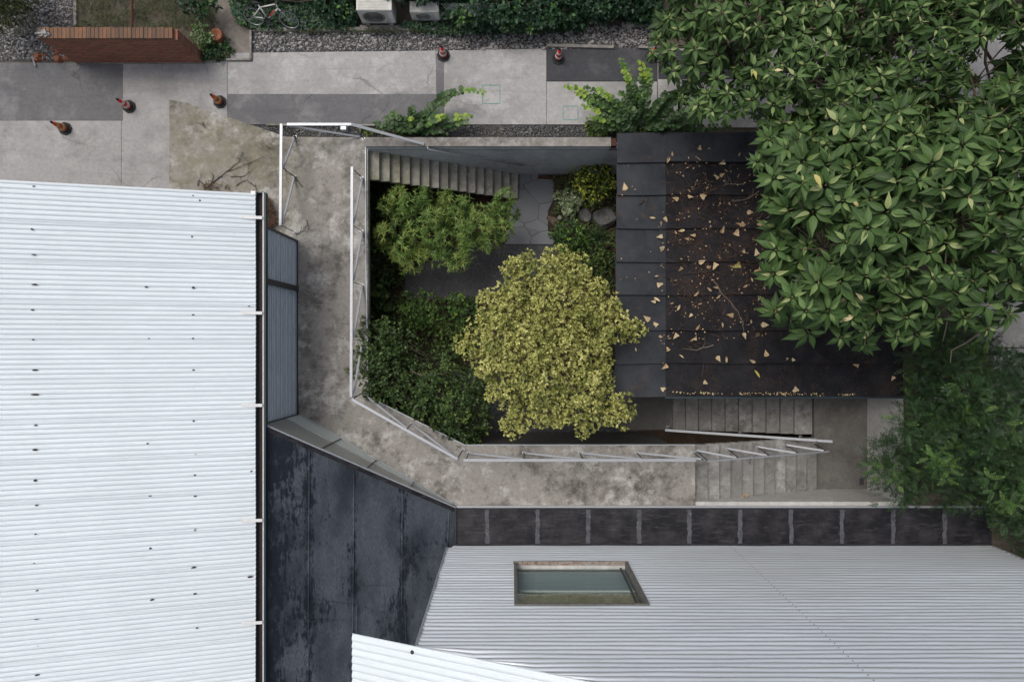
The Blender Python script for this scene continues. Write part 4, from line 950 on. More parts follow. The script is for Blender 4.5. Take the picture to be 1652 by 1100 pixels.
def broad_tree(poly, ztop, depth, edge, Ls, sp, base, label, holes, layers=3, rb=.2):
    t = thing('broad_leaved_tree', base, label, 'tree'); L = Leaves(); tw = MB(); tips = []
    for ly in range(layers):
        pts = scatter(poly, sp * (1 + .12 * ly), margin=4 + ly * 9)
        keep = np.ones(len(pts), bool)
        for hx, hy, hr_ in holes: keep &= np.hypot(pts[:, 0] - hx, pts[:, 1] - hy) > hr_ * (1 - .15 * ly)
        if ly: keep &= RNG.random(len(pts)) < .88
        pts = pts[keep]; d = np.clip(edist(poly, pts[:, 0], pts[:, 1]) / edge, 0, 1)
        z = ztop - depth * (1 - np.sqrt(1 - (1 - d) ** 2)) - ly * .75 + RNG.uniform(-.38, .38, len(pts)) + .55 * np.sin(pts[:, 0] / 37.0 + 1) * np.cos(pts[:, 1] / 31.0)
        cen = np.mean(np.array(poly), 0)
        for (x, y), zz in zip(pts, z):
            c = np.array(P(x, y, zz)); tilt = np.array([(x - cen[0]), -(y - cen[1]), 0]) / 900.0 + RNG.normal(0, .26, 3) * np.array([1, 1, 0]) + np.array([-.15, -.1, 1])
            rosette(L, c, tilt, Ls * RNG.uniform(.62, 1.18), 1.0 if ly == 0 else .7, 0 if ly == 0 else .12 * ly); tips.append((x, y, zz, c, tilt))  # lower layers get darker tints: crown shade painted into leaf colour
    L.build('crown', LM['big'], T_BIG, t)
    Y = Leaves()
    for k in RNG.choice(len(tips), 16, replace=False): Y.add(tips[k][3] + RNG.normal(0, .12, 3), randdir(1, -.2)[0] * [1, 1, .3], [.1, .1, 1], Ls * RNG.uniform(.5, .8), RNG.uniform(.85, 1))
    Y.build('yellowed_leaves', LM['dead'], T_BIG, t)
    tr = MB(); cc = Vector(base); hubs = []
    mean = Vector(tuple(np.mean([q[3] for q in tips], 0))); fork = Vector((cc.x, cc.y, ztop * .42))
    tr.tube([cc, cc.lerp(fork, .5) + V3(.06, -.05, 0), fork], rb, rb * .8, 10)
    ks = RNG.choice(len(tips), 34, replace=False)
    for k in ks:
        e = Vector(tuple(tips[k][3])) - V3(0, 0, 1.1); hubs += limb(tr, fork, e, rb * .4, .02, .02, 9, .5)[3:]
    for x, y, zz, c, tilt in tips:
        c = Vector(tuple(c)); h = min(hubs, key=lambda q: (q - c).length_squared)
        s = c - Vector(tuple(norm(np.array(tilt)))) * .35; tr.tube([h, h.lerp(s, .6) + V3(0, 0, -.1), s, c], .018, .008, 4)
    tr.build('trunk', M['bark'], t, smooth=True)
    sh = MB()
    for x, y, zz, c, tilt in tips:
        c = Vector(tuple(c)); a = Vector(tuple(norm(np.array(tilt)))); sh.tube([c - a * .12, c + a * .02, c + a * .09 + V3(random.uniform(-.03, .03), random.uniform(-.03, .03), 0)], .016, .007, 5)
    tag(sh.build('shoot_tips', M['shoot'], t, smooth=True), kind='stuff'); return t
P_T1 = [(1240, 205), (1213, 272), (1216, 300), (1248, 345), (1236, 400), (1242, 440), (1236, 480), (1248, 520), (1290, 535), (1300, 556), (1330, 545), (1368, 558), (1392, 575), (1425, 545), (1470, 552), (1500, 528), (1560, 535), (1605, 535), (1640, 505), (1700, 500), (1790, 480), (1790, 120), (1660, 110), (1600, 175), (1500, 180), (1440, 160), (1380, 190), (1300, 195)]
P_T2 = [(1066, -90), (1064, 20), (1042, 52), (1052, 100), (1092, 128), (1080, 158), (1120, 186), (1180, 190), (1210, 205), (1250, 240), (1330, 290), (1420, 290), (1540, 290), (1640, 250), (1760, 230), (1760, -90)]
broad_tree(P_T2, 5.0, 1.5, 130, .36, 23.5, (12.6, 10.9, -.02), 'broad-leaved tree reaching over the lane at the top right', [(1601, 98, 30), (1615, 75, 24), (1590, 125, 20), (1192, 148, 13), (1215, 200, 14), (1080, 150, 10), (1440, 70, 10), (1545, 110, 10), (1235, 175, 11)], 3, .16)
broad_tree(P_T1, 7.2, 2.1, 190, .47, 32, (13.7, 3.6, -.02), 'large broad-leaved tree with star-shaped leaf clusters spreading over the black roof', [(1600, 118, 34), (1580, 140, 18)], 3, .22)
# a few bare twigs hanging out of its edge
for q, pts in enumerate((((1417, 468, 5.2), (1406, 500, 5.0), (1393, 523, 4.8), (1376, 546, 4.6)), ((1410, 495, 5.0), (1400, 530, 4.7), (1394, 560, 4.5)), ((1583, 535, 4.6), (1560, 552, 4.3), (1535, 565, 4.0), (1533, 585, 3.8)), ((1530, 508, 5), (1526, 530, 4.6), (1521, 550, 4.2)))):
    tag(MB().tube([P(*p) for p in pts], .022, .010, 5).build('hanging_twig', M['twig_pale'], loc=P(*pts[0])), ('bare forked twig poking out over the lower edge of the black roof', 'thin bare twig beside the forked one above the black roof', 'bent bare twig hanging over the feathery dark tree', 'short bare twig hanging above the feathery dark tree')[q], 'twig')

# ------------------------------------------------------------------ crowns made of leafy clumps
def bush(name, label, cat, poly, ztop, depth, edge, rad, spacing, per, size, mat, tpl, tint0, tintv, base, trunk_r=.05, nst=5, group=None, cv=.25, up=.5, spread=.75, shoot=5, layers=2, squash=.7, margin=2, zbase=ZC, barkmat=None, zj=None, lobe=0):
    t = thing(name, base, label, cat, group); L = Leaves(); allc = []
    for ly in range(layers):
        C, Rr = clumps(poly, spacing * (1 + .1 * ly), ztop - ly * rad * 1.3, depth, edge, rad, zj or rad * .9, margin + ly * 6, lobe)
        lumpy(L, C, Rr, per if ly == 0 else per * .7, size, tint0 - .12 * ly, tintv, spread, up, squash, -.2, shoot, cv); allc.append(C)  # deeper clumps tinted darker, inner shade put into the leaf colour
    L.build('foliage' if trunk_r < .05 else 'crown', LM[mat], tpl, t)
    tr = MB(); C = np.concatenate(allc); b0 = Vector(base); cen = Vector(tuple(C.mean(0)))
    fork = b0.lerp(cen, .35); fork.z = b0.z + (cen.z - b0.z) * .35
    if trunk_r >= .05: tr.tube([b0, b0.lerp(fork, .5) + V3(.03, .02, 0), fork], trunk_r, trunk_r * .8, 8)
    hubs = []
    for k in RNG.choice(len(C), min(nst, len(C)), replace=False): hubs += limb(tr, fork if trunk_r >= .05 else b0, Vector(tuple(C[k])), trunk_r * .55, .012, .08)[2:]
    for c in C: c = Vector(tuple(c)); h = min(hubs, key=lambda q: (q - c).length_squared); tr.tube([h, h.lerp(c, .5) + V3(0, 0, -.03), c], .012, .006, 4)
    tr.build('trunk' if trunk_r >= .05 else 'stem', barkmat or M['bark'], t, smooth=True); return t
P_Y = [(912, 396), (885, 400), (868, 412), (842, 402), (815, 412), (803, 432), (812, 452), (792, 470), (766, 460), (762, 480), (775, 500), (750, 512), (765, 530), (735, 545), (730, 562), (745, 578), (762, 572), (760, 600), (782, 615), (784, 640), (802, 656), (818, 664), (800, 680), (812, 700), (832, 712), (842, 695), (872, 688), (905, 694), (928, 690), (944, 712), (956, 692), (985, 690), (1012, 684), (1024, 668), (1018, 645), (1000, 640), (990, 620), (992, 590), (985, 565), (1000, 548), (1022, 552), (1042, 535), (1036, 516), (1012, 506), (1000, 485), (980, 470), (975, 448), (955, 440), (946, 415)]
bush('golden_tree', 'golden yellow-green small-leaved tree rising from the middle of the sunken court', 'tree', P_Y, 2.1, 1.3, 120, .24, 15.5, 28, .080, 'yellow', T_SMALL, .50, .17, (1.2, .3, ZC), .11, 12, cv=.2, up=.6, spread=.8, shoot=6, layers=3, zj=.28, lobe=.38, margin=7)
P_D = [(600, 512), (575, 532), (562, 560), (562, 600), (572, 628), (600, 648), (640, 665), (680, 695), (735, 716), (770, 712), (788, 690), (785, 650), (772, 615), (742, 600), (735, 572), (700, 568), (690, 590), (668, 580), (660, 545), (635, 525)]
bush('dark_green_tree', 'dark green small-leaved tree leaning over the lower left railing of the court', 'tree', P_D, .9, 1.9, 75, .32, 17, 22, .095, 'dark', T_SMALL, .52, .2, (-3.4, -1.6, ZC), .09, 9, cv=.3, spread=.85, lobe=.3, layers=3)
m = MB()
for pts in (((662, 600, -.2), (690, 606, -.1), (715, 602, .0), (735, 597, .1)), ((662, 596, -.2), (678, 606, -.1), (700, 612, -.2)), ((690, 606, -.1), (705, 598, .1))): m.tube([P(*p) for p in pts], .022, .012, 5)
tag(m.build('bare_branch', M['twig_pale'], loc=P(690, 606, -.1)), 'bare grey-brown branch showing in a gap of the dark green tree', 'branch')
P_B = [(622, 302), (650, 298), (672, 304), (700, 302), (730, 312), (760, 322), (790, 328), (800, 308), (820, 312), (836, 322), (838, 345), (832, 372), (812, 392), (782, 402), (765, 425), (735, 440), (705, 428), (672, 440), (640, 430), (612, 415), (602, 380), (615, 355), (603, 328)]
bush('bamboo', 'bushy light green bamboo growing just below the upper steps', 'bamboo', P_B, -.5, 1.3, 50, .30, 24, 26, .19, 'bamboo', T_BAMB, .62, .15, (-2.6, 3.8, ZC), .03, 20, cv=.3, up=.3, spread=.85, shoot=9, squash=.8, margin=10, layers=3, zj=.3, lobe=.3)
P_P = [(1490, 515), (1468, 560), (1470, 630), (1452, 668), (1428, 702), (1408, 725), (1404, 750), (1415, 775), (1430, 808), (1480, 812), (1540, 808), (1592, 812), (1605, 835), (1640, 880), (1700, 920), (1800, 940), (1800, 480), (1700, 530), (1650, 585), (1610, 560), (1570, 520)]
bush('feathery_tree', 'dark tree with feathery compound leaves at the right edge below the broad-leaved tree', 'tree', P_P, 2.6, 2.2, 110, .46, 26, 17, .29, 'pin', T_PIN, .45, .17, (15.2, -3.6, -.02), .14, 14, cv=.35, up=.25, spread=1.0, shoot=4, layers=3, margin=8)
# lighter sprays of the same tree
L = Leaves(); ft = bpy.data.objects['feathery_tree']
for x, y, z in ((1415, 755, 2.2), (1432, 768, 2.3), (1510, 745, 3.0), (1530, 760, 3.0), (1545, 735, 3.0), (1618, 792, 2.9), (1635, 810, 2.9), (1645, 790, 3.0), (1600, 780, 2.9), (1560, 590, 2.6)):
    lumpy(L, np.array([P(x, y, z)[:]]), np.array([.33]), 6, .27, .86, .08, 1.0, .3, .6, -.1, 4, .05)
L.build('young_foliage', LM['pin'], T_PIN, ft)['label'] = 'bright green young sprays'
# ------------------------------------------------------------------ shrubs by the lane: arching shoots with round leaves
def arching(label, base, shoots, z0):
    t = thing('round_leaved_shrub', base, label, 'shrub', None); L = Leaves(); st = MB()
    for sh in shoots:
        px, py, zz, w_, ti = sh[:5]
        b0 = Vector(base); e = P(px, py, zz); mid = b0.lerp(e, .5); mid.z = max(zz, b0.z + .6) * .85 + .25
        if len(sh) > 5: mid = P(*sh[5])
        N = int((e - b0).length / .078) + 5; prev = None; pts = []
        for k in range(N + 1):
            s = k / N; p = b0 * (1 - s) ** 2 + mid * 2 * s * (1 - s) + e * s * s; pts.append(p)
        st.tube(pts[::3] + [pts[-1]], .014, .004, 5)
        for k in range(int(N * .28), N + 1):
            s = k / N; d = (pts[k] - pts[k - 1]).normalized(); side = d.cross(Vector((0, 0, 1))).normalized() * (1 if k % 2 else -1)
            tt = ti if s > .72 else ti * .55
            for rep in range(2 if random.random() < .45 else 1):
                dd = side * random.uniform(.5, 1) + d * random.uniform(.1, .7) + V3(0, 0, random.uniform(-.25, .3)); sz = w_ * (1 - .45 * max(0, s - .6) / .4) * random.uniform(.75, 1.15)
                L.add(np.array(pts[k] + V3(random.uniform(-.03, .03), random.uniform(-.03, .03), -.05 * rep)), np.array(dd), np.array((random.uniform(-.35, .35), random.uniform(-.35, .35), 1)), sz, min(1, max(0, random.gauss(tt, .09))))
    L.build('foliage', LM['round'], T_ROUND, t); st.build('stem', M['bark'], t); return t
b1 = P(672, 214)
arching('round-leaved shrub with one long arching shoot, growing between the lane and the stair wall', b1,
        [(781, 150, 1.1, .17, .8, (712, 128, 1.0)), (740, 152, 1.0, .17, .5, (700, 150, .9)), (722, 162, .95, .16, .5, (690, 180, .8)), (758, 186, .7, .17, .85), (755, 196, .6, .17, .75), (735, 205, .5, .18, .5), (665, 172, .9, .17, .45), (690, 178, .8, .17, .5), (632, 182, .8, .16, .6), (604, 200, .7, .17, .4), (618, 190, .7, .16, .5), (650, 195, .6, .17, .5), (700, 200, .6, .18, .5), (680, 205, .8, .18, .4), (716, 188, .9, .17, .9), (720, 212, .5, .18, .4), (660, 210, .5, .18, .4), (640, 208, .5, .18, .45), (662, 192, .9, .15, .95)], 0)
b2 = P(1030, 214)
arching('big round-leaved shrub with lime green tips at the corner of the black roof', b2,
        [(914, 138, 1.3, .18, .95), (930, 152, 1.2, .18, .8), (942, 172, 1.1, .18, .85), (945, 140, 1.3, .16, .5), (965, 145, 1.4, .18, .9), (955, 162, 1.2, .17, .6), (1002, 96, 1.5, .18, .6), (1006, 112, 1.6, .18, .85), (1035, 100, 1.7, .19, .95), (1048, 112, 1.6, .18, .8), (1020, 130, 1.4, .18, .5), (985, 190, 1.0, .17, .4), (950, 190, 1.0, .16, .8), (960, 205, .7, .16, .4), (1075, 150, 1.5, .18, .5), (1095, 160, 1.3, .18, .4), (1105, 180, 1.2, .18, .4), (1060, 170, 1.3, .18, .5), (1040, 150, 1.5, .18, .5), (1000, 150, 1.3, .18, .45), (1015, 175, 1.1, .18, .4), (980, 175, 1.1, .18, .5), (1085, 200, .9, .18, .4), (1130, 195, .9, .18, .35), (1060, 200, .8, .18, .4), (1110, 140, 1.4, .18, .6), (1000, 205, .7, .18, .4), (1160, 180, .9, .17, .5), (1180, 205, .6, .17, .45)], 0)
def low(name, label, poly, ztop, rad, spacing, per, size, mat, tpl, tint, tv, cat='shrub', zb=ZC, layers=1, **k):
    xs = [p[0] for p in poly]; ys = [p[1] for p in poly]; b0 = P(sum(xs) / len(xs), sum(ys) / len(ys), zb)
    return bush(name, label, cat, poly, ztop, rad * 1.2, 18, rad, spacing, per, size, mat, tpl, tint, tv, b0[:], .02, 6, layers=layers, zbase=zb, margin=1, **k)
def ell(cx, cy, a, b_, n=10): return [(cx + a * math.cos(q * 2 * math.pi / n) * random.uniform(.85, 1.15), cy + b_ * math.sin(q * 2 * math.pi / n) * random.uniform(.85, 1.15)) for q in range(n)]
low('yellow_tipped_shrub', 'shrub with chartreuse yellow tips in the bed at the left edge of the black roof', ell(958, 292, 33, 32), -1.9, .22, 11, 26, .085, 'yflower', T_OVAL, .5, .28, cv=.3)
low('variegated_plant', 'pale cream-variegated plant in the bed near the flagstone path', ell(921, 327, 14, 20), -2.7, .14, 9, 16, .12, 'varieg', T_OVAL, .6, .2)
low('small_variegated_plant', 'tiny pale-leaved plant at the edge of the flagstones', ell(900, 318, 6, 9), -2.9, .10, 8, 10, .09, 'varieg', T_OVAL, .5, .2)
low('leafy_plant', 'bright green leafy plant just above the golden tree', ell(920, 388, 27, 26), -2.4, .2, 11, 20, .10, 'round', T_OVAL, .45, .2)
low('dull_shrub', 'dull green fine-leaved shrub between the golden tree and the black roof', ell(965, 420, 25, 25), -2.3, .24, 12, 20, .10, 'dark', T_SMALL, .6, .2)
low('fern', 'small dark fern by the boulder', ell(968, 385, 10, 12), -2.8, .14, 9, 6, .2, 'pin', T_PIN, .5, .2)
low('box_shrub', 'mid green rounded shrub left of the golden tree below the cobbled path', ell(672, 503, 32, 30), -1.8, .28, 12, 26, .085, 'bamboo', T_OVAL, .22, .12, cv=.2)
low('bright_plant', 'bright green low plant tucked against the left side of the golden tree', ell(742, 500, 24, 30), -2.5, .22, 12, 18, .10, 'round', T_OVAL, .5, .18)
low('green_plant', 'low green plant between the rounded shrub and the dark tree', ell(722, 548, 28, 22), -2.2, .24, 12, 20, .09, 'dark', T_OVAL, .75, .15)
low('round_leaf_plant', 'dark plant with large round leaves against the left court wall', ell(606, 480, 14, 24), -2.4, .2, 11, 9, .18, 'dark', T_ROUND, .5, .2)
low('climber', 'dark bushy climber in the shady corner under the first steps', ell(608, 308, 16, 14), -2.3, .22, 11, 14, .13, 'dark', T_BAMB, .4, .2)
low('corner_plant', 'dark leafy plant in the shade under the left walkway near the cobbles', ell(622, 436, 22, 22), -2.4, .25, 13, 14, .12, 'dark', T_OVAL, .45, .2)
low('weedy_shrub', 'low green weeds above the right end of the wall coping', ell(978, 207, 32, 10), .25, .14, 8, 16, .10, 'dark', T_OVAL, .75, .2, zb=-.02)
low('yellow_weed', 'small yellow-leaved weed above the corner of the black roof', ell(992, 198, 10, 8), .5, .1, 7, 9, .11, 'yflower', T_BAMB, .8, .15, zb=-.02)
low('verge_shrub', 'dull low shrub along the upper rim of the black roof', ell(1060, 205, 55, 9), .4, .16, 10, 16, .11, 'dark', T_OVAL, .65, .25, zb=-.02)
low('lane_weeds', 'low weeds under the long arching shrub by the stair wall', ell(650, 212, 70, 7), .15, .10, 9, 12, .09, 'dark', T_OVAL, .7, .25, zb=-.02)
low('dusty_shrub', 'dusty pale green shrub beside the terracotta pot', ell(326, 52, 14, 18), .5, .16, 10, 18, .09, 'varieg', T_OVAL, .1, .12, zb=-.02)
low('path_weeds', 'weeds growing at the right end of the brick wall', ell(345, 80, 26, 16), .2, .14, 10, 14, .09, 'ivy', T_OVAL, .6, .25, zb=-.02)
low('back_shrub', 'dark shrub at the top edge left of the dirt path', ell(322, 8, 22, 14), .9, .22, 12, 16, .12, 'ivy', T_OVAL, .5, .2, zb=-.02)
low('conifer', 'green feathery conifer at the top left corner over the gravel', [(-40, -60), (25, -50), (52, 0), (40, 35), (15, 30), (-5, 50), (-40, 30)], 1.6, .3, 16, 30, .20, 'grass', T_BAMB, .45, .2, zb=-.02, layers=2, spread=.35, up=-.3, cat='tree')
# hedges of ivy at the top
def hedge(label, poly, ztop, tint=.45): return bush('ivy_hedge', label, 'hedge', poly, ztop, .5, 26, .30, 14, 26, .135, 'ivy', T_OVAL, tint, .2, (P(*poly[0]).x + .5, 10.9, -.02), .02, 8, layers=2, cv=.3, zbase=-.02, margin=2)
hedge('dark ivy hedge behind the leaning bicycle', [(376, -60), (376, -12), (400, -10), (500, -8), (515, 26), (575, 30), (576, -60)], .5)
hedge('ivy hedge behind the two air conditioners and running to the right', [(650, -60), (652, -4), (668, -4), (712, 0), (728, 30), (770, 46), (850, 46), (880, 40), (960, 28), (1062, 24), (1062, -60)], .75)
hedge('strip of ivy overhanging the top of the large air conditioner', [(560, -60), (562, -16), (600, -14), (640, -12), (662, -12), (700, -8), (715, 0), (720, -60)], 1.3)
m = MB()
for k in range(16):
    a = P(712 + k * 4.5, 6, 1.0); m.tube([a, P(712 + k * 4.5 + 18, 26, .7)], .006, None, 4); m.tube([P(712 + k * 4.5 + 18, 6, 1.0), P(712 + k * 4.5, 26, .7)], .006, None, 4)
tag(m.build('wire_mesh', M['steel'], loc=P(750, 16, .8)), 'loose piece of diamond wire mesh lying on the ivy right of the air conditioners', 'mesh')

# uncountable ground plants
def cover(name, label, polys, n, size, mat, tpl, tint, tv, z, up=.8, kindl='ground cover'):
    L = Leaves()
    for poly, frac in polys:
        k = int(n * frac); xs = [p[0] for p in poly]; ys = [p[1] for p in poly]; X = RNG.uniform(min(xs), max(xs), k * 4); Y = RNG.uniform(min(ys), max(ys), k * 4)
        ok = inside(poly, X, Y) & ((np.sin(X * .11 + 3 * np.sin(Y * .09)) + np.sin(Y * .17 + X * .05)) * .5 + RNG.normal(0, .5, len(X)) > -.25); X = X[ok][:k]; Y = Y[ok][:k]
        zz = z + RNG.uniform(0, .22, len(X)); D = HC - zz; B_ = np.stack([(X - CX) * D / FPX, (CY - Y) * D / FPX, zz], 1); a = RNG.uniform(0, 6.28, len(X))
        d = np.stack([np.cos(a), np.sin(a), RNG.uniform(-.1, up, len(X))], 1); L.add(B_, d, np.array([0, 0, 1.0]) + RNG.normal(0, .3, (len(X), 3)), size * RNG.uniform(.6, 1.3, len(X)), np.clip(tint + RNG.normal(0, tv, len(X)), 0, 1))
    o = L.build(name, LM[mat], tpl); tag(o, label, kindl, kind='stuff'); return o
CB = [([(596, 240), (650, 300), (650, 480), (720, 480), (790, 500), (790, 700), (760, 712), (594, 640)], .7), ([(893, 283), (990, 270), (1010, 470), (930, 480), (895, 395)], .3)]
cover('ground_cover', 'leafy ground cover over the soil of the sunken court', CB, 7000, .10, 'dark', T_OVAL, .55, .22, ZC + .03)
cover('court_grass', 'grassy tufts in the shade of the sunken court', CB, 5000, .13, 'grass', T_BAMB, .35, .25, ZC + .02, 1.6, 'grass')
cover('grass', 'rough grass behind the brick wall', [([(122, -40), (345, -40), (345, 20), (372, 95), (328, 98), (288, 48), (122, 46)], .7), ([(-60, -40), (40, -40), (60, 50), (0, 70), (-60, 60)], .1), ([(440, 46), (930, 46), (930, 54), (440, 52)], .2)], 11000, .11, 'grass', T_BAMB, .4, .25, -.02, 1.5, 'grass')
cover('ivy_ground', 'low ivy creeping along the edge of the gravel', [([(385, -5), (500, -5), (520, 20), (575, 20), (575, 48), (405, 46)], .6), ([(640, 38), (940, 36), (940, 50), (700, 54)], .5), ([(372, 0), (392, 10), (398, 40), (380, 36)], .1), ([(1000, 20), (1062, 20), (1062, 40), (1000, 36)], .1)], 4200, .12, 'ivy', T_OVAL, .55, .2, 0, .8)
cover('leaf_litter', 'brown leaf litter on the soil of the court', [([(893, 283), (990, 270), (1010, 470), (930, 480), (895, 395)], .7), ([(640, 480), (760, 480), (740, 560), (650, 540)], .3)], 1500, .08, 'red', T_OVAL, .5, .4, ZC + .01, .3, 'leaf litter')
cover('gutter_litter', 'line of small dry leaves caught along the lower rim of the black roof', [([(1085, 632), (1380, 635), (1380, 638), (1085, 635)], .8), ([(1066, 340), (1072, 340), (1072, 600), (1066, 600)], .08)], 190, .05, 'dead', T_FALL0, .6, .3, ZB + .03, .5, 'leaf litter')
cover('bark_crumbs', 'brown crumbs of bark and seed litter on the middle of the black roof', [([(1080, 290), (1160, 300), (1235, 330), (1240, 440), (1235, 520), (1150, 520), (1085, 470)], 1)], 4000, .045, 'red', T_BAMB, .6, .4, ZB + .045, .3, 'litter')
cover('leaf_fragments', 'small torn bits of dry leaf among the brown debris on the black roof', [([(1076, 262), (1225, 265), (1235, 400), (1240, 540), (1076, 560)], .85), ([(1000, 262), (1066, 262), (1066, 560), (1000, 560)], .05)], 300, .055, 'dead', T_FALL0, .3, .3, ZB + .05, .4, 'leaf litter')
cover('fine_twigs', 'fine brown twiglets scattered over the black roof', [([(1076, 262), (1225, 265), (1235, 400), (1240, 540), (1076, 560)], 1)], 260, .22, 'red', T_STICK, .7, .3, ZB + .05, .05, 'twigs')
cover('needle_pile', 'heap of reddish brown dry needles at the corner of the grey clad wall', [([(422, 318), (432, 320), (446, 345), (444, 360), (430, 372), (423, 366)], 1)], 900, .12, 'red', T_BAMB, .5, .3, .04, .5, 'dry needles')
cover('dry_twig_litter', 'dark dry needles blown against the white roof on the mossy concrete', [([(318, 296), (360, 292), (372, 304), (330, 306)], 1)], 160, .10, 'red', T_BAMB, .3, .3, .035, .3, 'dry needles')

# rocks
def rock(px, py, r, h, mat, label, z=ZC, sx=1, sy=1):
    bm = bmesh.new(); bmesh.ops.create_icosphere(bm, subdivisions=3, radius=1); s = random.random() * 20
    c = P(px, py, z)
    from mathutils import noise as mn
    for v_ in bm.verts:
        n_ = 1 + .30 * mn.noise(v_.co * 1.1 + Vector((s, s, 0))) + .08 * mn.noise(v_.co * 4 + Vector((s, 0, s)))
        q = v_.co * n_; q.z = min(q.z, .62 + .1 * mn.noise(q * 2)); v_.co = Vector((q.x * r * sx, q.y * r * sy, q.z * h))
    me = bpy.data.meshes.new('rock'); bm.to_mesh(me); bm.free(); me.materials.append(mat); o = bpy.data.objects.new('rock', me); sc.collection.objects.link(o); o.location = c; o.rotation_euler[2] = random.random()
    tag(o, label, 'rock', 'rocks in the planting bed of the court'); return o
M['rock_br'] = concrete('brown_rock', (.14, .105, .08), (.07, .05, .04), (.22, .17, .13), None, .8, 3, 37, .8)
rock(974, 354, .40, .7, M['rock'], 'largest grey boulder, against the left edge of the black roof', sx=1.05)
rock(944, 348, .27, .5, M['rock'], 'grey boulder just left of the largest one')
rock(893, 358, .22, .3, M['rock_br'], 'brown rock jutting into the edge of the flagstone path', sx=.7, sy=1.4)
rock(918, 358, .25, .3, M['rock'], 'flat grey rock between the brown rock and the boulders', sy=.7)
rock(903, 352, .10, .2, M['stone'], 'small pale stone beside the brown rock')
rock(972, 395, .20, .4, M['rock_br'], 'brown rock low in the bed near the fern')
rock(812, 388, .12, .2, M['rock_br'], 'small reddish rock at the lower right of the bamboo')
rock(800, 392, .08, .15, M['rock_br'], 'tiny reddish rock left of its neighbour under the bamboo')
for pts in (((868, 285, .1), (885, 287, .12), (905, 290, .1), (920, 288, .1)), ):
    tag(MB().tube([P(p[0], p[1], ZC + p[2]) for p in pts], .07, .03, 6).build('driftwood', M['rust'], loc=P(885, 287, ZC)), 'reddish log lying at the foot of the grey rendered wall', 'log')

# ------------------------------------------------------------------ fallen leaves, twigs
def leafobj(px, py, s, tint, label, z, roof=True):
    L = Leaves(); c = np.array(P(px, py, z)); a = random.random() * 6.28
    L.add(c, np.array([math.cos(a), math.sin(a), random.uniform(-.05, .2)]), np.array([random.uniform(-.5, .5), random.uniform(-.5, .5), 1]), s, tint)
    o = L.build('fallen_leaf', LM['dead'], T_FALL[random.randint(0, 2)]); o.data.transform(Matrix.Translation(-Vector(c))); o.location = c
    tag(o, label, 'leaf', 'dry leaves fallen on the black roof')
T_FALL = [T_leaf([(0, .10), (.12, .36), (.40, .30), (.72, .13), (1, .01)], .6, .1), T_leaf([(0, .02), (.2, .15), (.5, .19), (.8, .10), (1, .01)], .9, -.4), T_leaf([(0, .25), (.10, .42), (.35, .26), (.60, .20), (1, .01)], .3, .35)]
known = [(1010, 307), (1048, 351), (1146, 238), (1158, 289), (1114, 310), (1110, 318), (1131, 319), (1094, 323), (1205, 342), (1195, 361), (1162, 375), (1187, 380), (1105, 371), (1122, 381), (1128, 242), (1161, 284), (1222, 412), (1229, 431), (1194, 426), (1156, 425), (1128, 426), (1100, 431), (1148, 470), (1155, 482), (1087, 488), (1093, 501), (1126, 491), (1117, 507), (1183, 510), (1198, 538), (1212, 522), (1228, 524), (1165, 520), (1055, 480), (1058, 486), (1048, 517), (1059, 521), (1063, 543), (1093, 539), (1124, 547), (1122, 533), (1025, 561), (1096, 572), (1079, 566), (1076, 588), (1172, 585), (1217, 597), (1135, 616), (1237, 575), (1270, 577), (1281, 579), (1286, 626), (1385, 591), (1442, 607), (1156, 575), (1219, 585), (1067, 629), (1212, 448), (1206, 460), (1225, 478), (1228, 483), (1070, 352), (1068, 358), (1069, 382), (1067, 398), (1062, 445), (1060, 460), (1199, 408), (1230, 362), (1196, 365), (1112, 385), (1092, 378), (1080, 252), (1085, 254), (1108, 254), (1200, 253), (1190, 254), (1170, 262), (1127, 262), (1236, 455), (1218, 440), (1140, 430), (1119, 478), (1160, 465), (1240, 430)]
greens = {(1217, 597): 1.0, (1194, 426): .95, (1093, 451): .98}
ORD = ['leftmost'] + [w_ + ' from the left' for w_ in 'second third fourth fifth sixth seventh eighth ninth tenth eleventh twelfth thirteenth fourteenth fifteenth sixteenth seventeenth eighteenth'.split()]
ROWN = ['top', 'second', 'third', 'fourth', 'fifth', 'sixth', 'seventh', 'lowest']
def rowof(y): return max(k for k in range(8) if y >= rows[k] or k == 0)
for x, y in known:
    ti = random.uniform(.25, .8)
    rk = rowof(y); order = sorted(q for q in known if rowof(q[1]) == rk).index((x, y))
    lab = '%s dry leaf, %s on the %s felt row of the black roof' % ('brown' if ti < .4 else 'tan' if ti < .65 else 'pale', ORD[order], ROWN[rk])
    if (x, y) == (1217, 597): ti = 1.0; lab = 'yellow-green heart-shaped leaf lying low on the black roof'
    if (x, y) == (1194, 426): ti = .97; lab = 'orange-yellow fallen leaf near the middle of the black roof'
    if (x, y) == (1442, 607): ti = .6; lab = 'tan dry leaf alone at the lower right corner of the black roof'
    if (x, y) == (1286, 626): lab = 'tan dry leaf at the lower rim of the black roof, right of the leaf line'
    leafobj(x, y, random.choice((random.uniform(.12, .18), random.uniform(.16, .25), random.uniform(.18, .27))) if ti < .9 else .28, ti, lab, ZB + .075)
